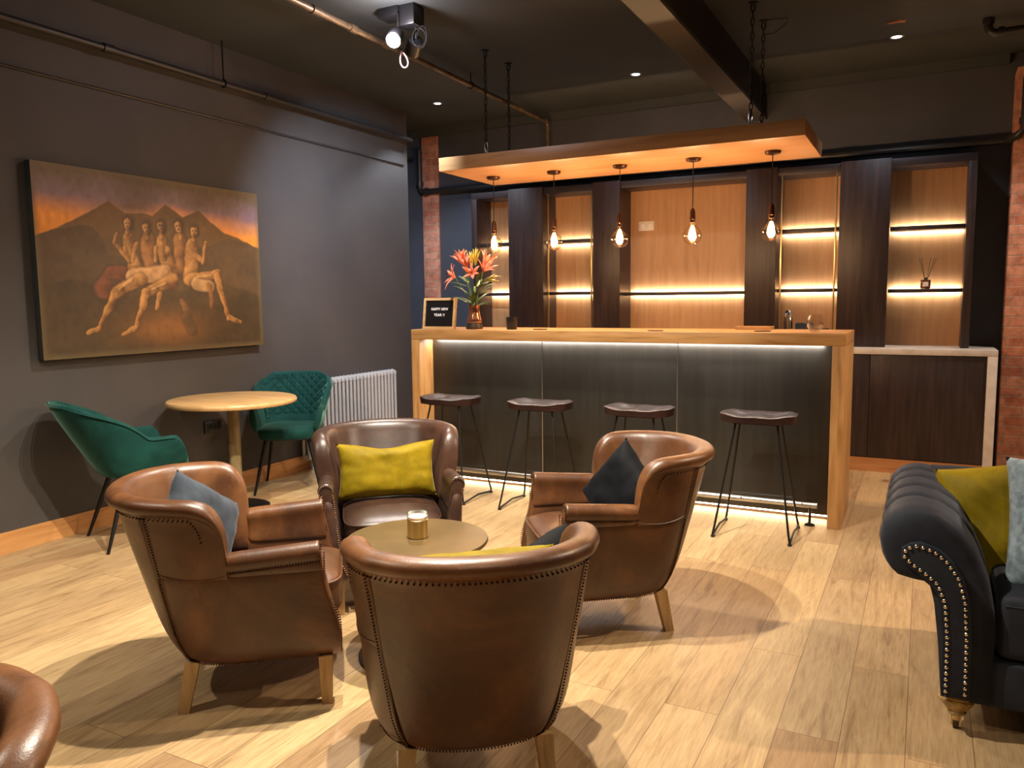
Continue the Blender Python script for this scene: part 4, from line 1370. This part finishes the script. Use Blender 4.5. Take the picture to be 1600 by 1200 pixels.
# ---------------------------------------------------------------- the painting
def painting():
    y0, y1, z0, z1 = 2.77, 4.47, 1.065, 2.19
    xf = WX + .055
    t = thing('canvas_painting', 'large unframed canvas of seated figures before sunset hills on the charcoal wall', 'painting', (WX, (y0 + y1) / 2, (z0 + z1) / 2))
    nu, nv = 330, 218
    u, v = np.meshgrid(np.linspace(0, 1, nu), np.linspace(0, 1, nv))
    asp = 1.51
    def nz(sx, sy, seed, oct=4):
        out = np.zeros_like(u); a = 1; tot = 0
        rng = np.random.RandomState(seed)
        for o_ in range(oct):
            gx, gy = int(sx * 2 ** o_) + 2, int(sy * 2 ** o_) + 2
            g = rng.rand(gy + 1, gx + 1)
            X_, Y_ = u * (gx - 1), v * (gy - 1)
            i, j = X_.astype(int), Y_.astype(int)
            fx, fy = X_ - i, Y_ - j
            fx = fx * fx * (3 - 2 * fx); fy = fy * fy * (3 - 2 * fy)
            out += a * ((g[j, i] * (1 - fx) + g[j, i + 1] * fx) * (1 - fy) + (g[j + 1, i] * (1 - fx) + g[j + 1, i + 1] * fx) * fy)
            tot += a; a *= .5
        return out / tot
    def c(*k): return np.array(S(*k)[:3])
    def mix(A, B, k): return A * (1 - k[..., None]) + B * k[..., None]
    img = np.zeros(u.shape + (3,)) + c(120, 92, 78)
    n1 = nz(3, 8, 1)
    hz = np.clip((v - .66) / .3 + (n1 - .5) * .35, 0, 1)
    stops = [(0, c(216, 132, 30)), (.22, c(226, 142, 52)), (.45, c(188, 128, 92)), (.62, c(128, 104, 112)), (.8, c(118, 96, 92)), (1, c(100, 82, 56))]
    for k in range(3): img[..., k] = np.interp(hz, [s[0] for s in stops], [s[1][k] for s in stops])
    # smoke drifting from the peaks
    sm = np.exp(-((u - .38 - .25 * (v - .8)) / .09) ** 2) * np.clip((v - .76) / .06, 0, 1) + .6 * np.exp(-((u - .66 - .3 * (v - .8)) / .07) ** 2) * np.clip((v - .78) / .06, 0, 1)
    img = mix(img, c(84, 66, 50), np.clip(sm * (0.5 + n1 * .7), 0, .85))
    def ridge(pts, col, colb, sd, amp=.02, soft=.006):
        nonlocal img
        h = np.interp(u, [p[0] for p in pts], [p[1] for p in pts]) + (nz(14, 1, sd) - .5) * amp
        m_ = np.clip((h - v) / soft, 0, 1)
        tex = nz(10, 9, sd + 1)
        sh = mix(np.zeros(u.shape + (3,)) + col, np.zeros(u.shape + (3,)) + colb, np.clip(tex * 1.3 - .2, 0, 1))
        img = mix(img, sh, m_)
    ridge([(0, .62), (.145, .732), (.216, .79), (.278, .845), (.34, .79), (.42, .80), (.458, .79), (.52, .862), (.60, .80), (.679, .85), (.74, .78), (.811, .72), (.877, .70), (1, .63)], c(88, 62, 30), c(112, 80, 42), 3)
    ridge([(0, .64), (.10, .68), (.159, .708), (.212, .70), (.27, .56), (.39, .54), (.55, .60), (.70, .62), (.83, .70), (.93, .68), (1, .64)], c(66, 48, 28), c(92, 68, 40), 5, .03)
    ridge([(0, .40), (.10, .42), (.18, .41), (.28, .34), (.55, .36), (.80, .41), (.90, .38), (1, .32)], c(56, 42, 24), c(78, 58, 32), 9, .03, .02)
    # pool of warm ground below the group
    g_ = np.exp(-((u - .5) / .17) ** 2 - ((v - .14) / .09) ** 2)
    img = mix(img, c(132, 84, 40), np.clip(g_ * (.5 + nz(9, 9, 12) * .8), 0, .9))
    wx = (nz(16, 11, 40) - .5) * .030 + (nz(44, 30, 41) - .5) * .012
    wy = (nz(16, 11, 42) - .5) * .030 + (nz(44, 30, 43) - .5) * .012
    musc = nz(34, 24, 44)
    def cap(a, b2, r0, r1, col, hi):
        nonlocal img
        ax, ay = a[0] * asp, a[1]; bx, by = b2[0] * asp, b2[1]
        X_, Y_ = u * asp + wx, v + wy
        dx_, dy_ = bx - ax, by - ay
        k = np.clip(((X_ - ax) * dx_ + (Y_ - ay) * dy_) / (dx_ * dx_ + dy_ * dy_ + 1e-9), 0, 1)
        px_, py_ = ax + dx_ * k, ay + dy_ * k
        r = r0 + (r1 - r0) * k
        d = np.hypot(X_ - px_, Y_ - py_) / r
        tone = np.clip(.42 + .55 * ((px_ - X_) / r * .8 + (Y_ - py_) / r * .5) + (musc - .5) * 1.1, 0, 1)
        img = mix(img, np.zeros(u.shape + (3,)) + c(52, 32, 18), np.clip((1.5 - d) / .5, 0, 1) * .45)
        body = mix(np.zeros(u.shape + (3,)) + col, np.zeros(u.shape + (3,)) + hi, tone)
        img = mix(img, body, np.clip((1.08 - d) / .28, 0, 1) * .92)
    sk, hi, dk = c(98, 58, 26), c(206, 146, 78), c(54, 34, 20)
    # seated figures, loosely brushed
    def fig(P, r0, r1):
        for a, b2 in zip(P[:-1], P[1:]): cap(a, b2, r0, r1, sk, hi)
    cap((.235, .36), (.27, .45), .05, .04, c(86, 44, 28), c(130, 74, 44))
    cap((.27, .45), (.33, .45), .04, .05, c(86, 44, 28), c(130, 74, 44))
    for hx, lean in ((.578, 0), (.43, .01)):
        cap((hx, .66), (hx + lean, .50), .042, .05, sk, c(176, 118, 62))
    cap((.35, .64), (.375, .47), .040, .052, sk, hi)
    cap((.498, .645), (.525, .42), .040, .058, sk, hi)
    cap((.635, .63), (.625, .45), .045, .055, sk, hi)
    cap((.36, .44), (.50, .45), .045, .05, c(150, 104, 60), c(224, 170, 110))
    # legs
    cap((.39, .42), (.274, .335), .036, .028, sk, hi); cap((.274, .335), (.217, .155), .026, .014, sk, hi); cap((.217, .150), (.165, .132), .016, .012, sk, hi)
    cap((.53, .42), (.414, .34), .042, .032, sk, hi); cap((.414, .34), (.360, .155), .028, .015, sk, hi); cap((.36, .148), (.305, .118), .017, .013, sk, hi)
    cap((.62, .42), (.765, .47), .040, .028, sk, hi); cap((.76, .45), (.808, .20), .027, .014, sk, hi); cap((.81, .19), (.875, .162), .016, .012, sk, hi)
    cap((.65, .40), (.72, .39), .04, .035, c(150, 110, 66), c(206, 160, 104)); cap((.715, .39), (.722, .27), .022, .014, sk, c(150, 100, 54))
    cap((.47, .33), (.45, .25), .02, .014, sk, hi)
    for a_, b_ in (((.36, .42), (.30, .36)), ((.50, .40), (.44, .36)), ((.66, .44), (.73, .46))): cap(a_, b_, .014, .008, sk, c(232, 176, 108))
    # arms folded towards the chest
    cap((.335, .60), (.345, .53), .017, .015, sk, hi); cap((.345, .53), (.288, .62), .015, .012, sk, hi); cap((.288, .625), (.30, .665), .014, .016, sk, hi)
    cap((.385, .62), (.36, .53), .016, .013, sk, hi)
    cap((.47, .60), (.46, .52), .016, .013, sk, hi); cap((.52, .60), (.50, .54), .018, .014, sk, hi); cap((.50, .54), (.495, .66), .014, .013, sk, hi)
    cap((.62, .60), (.685, .535), .018, .015, sk, hi); cap((.685, .535), (.705, .65), .014, .013, sk, hi)
    for hx, hy in ((.35, .725), (.428, .712), (.498, .725), (.58, .73), (.65, .72)):
        cap((hx, hy - .055), (hx, hy - .02), .016, .018, sk, hi)
        cap((hx + .006, hy - .004), (hx + .004, hy + .014), .032, .034, dk, c(92, 60, 32))
        cap((hx - .003, hy - .012), (hx - .003, hy + .006), .020, .024, sk, c(220, 162, 94))
        cap((hx - .010, hy + .004), (hx - .008, hy + .004), .004, .004, dk, dk)
        cap((hx + .004, hy + .004), (hx + .005, hy + .004), .004, .004, dk, dk)
        cap((hx - .006, hy - .016), (hx + .002, hy - .016), .003, .003, dk, dk)
    cap((.57, .30), (.60, .22), .02, .028, c(84, 56, 30), c(150, 104, 60))
    cap((.59, .20), (.62, .12), .035, .035, c(66, 46, 26), c(110, 78, 44))
    # brushwork and dark edges of the canvas
    bw = nz(60, 26, 20, 3)
    img *= (.80 + .40 * bw)[..., None]
    ed = np.minimum(np.minimum(u * asp, (1 - u) * asp), np.minimum(v, 1 - v))
    img = mix(img, c(104, 86, 52) * np.ones_like(img), np.clip(1 - ed / .035, 0, 1) * .7 * (.5 + nz(8, 8, 33)))
    me = bpy.data.meshes.new('painted_canvas')
    ys_, zs_ = (u - .5) * (y1 - y0), (v - .5) * (z1 - z0)
    co_ = np.stack([np.full(u.shape, xf - WX), ys_, zs_], -1).reshape(-1, 3)
    idx = np.arange(nu * nv).reshape(nv, nu)
    fc = np.stack([idx[:-1, :-1], idx[:-1, 1:], idx[1:, 1:], idx[1:, :-1]], -1).reshape(-1, 4)
    me.from_pydata(co_.tolist(), [], fc.tolist())
    ca = me.color_attributes.new('paint', 'FLOAT_COLOR', 'POINT')
    col = np.concatenate([np.clip(img, 0, 1).reshape(-1, 3), np.ones((nu * nv, 1))], 1).astype(np.float32)
    ca.data.foreach_set('color', col.ravel())
    m, b, N, L = base_mat('oil_paint', rough=.5)
    at = N.new('ShaderNodeVertexColor'); at.layer_name = 'paint'
    L.new(at.outputs[0], b.inputs['Base Color'])
    n = noise_node(N, L, 90, 3)
    bump(N, L, b, n.outputs[0], .15, .002)
    me.materials.append(m)
    o = bpy.data.objects.new('painted_canvas', me); C.objects.link(o); o.parent = t
    MB().box((.004, -(y1 - y0) / 2, -(z1 - z0) / 2), (xf - WX - .0005, (y1 - y0) / 2, (z1 - z0) / 2), .001).build('stretcher', mottled('canvas_edge', S(30, 34, 38), S(48, 46, 44), 9, .7, 0), t)


painting()
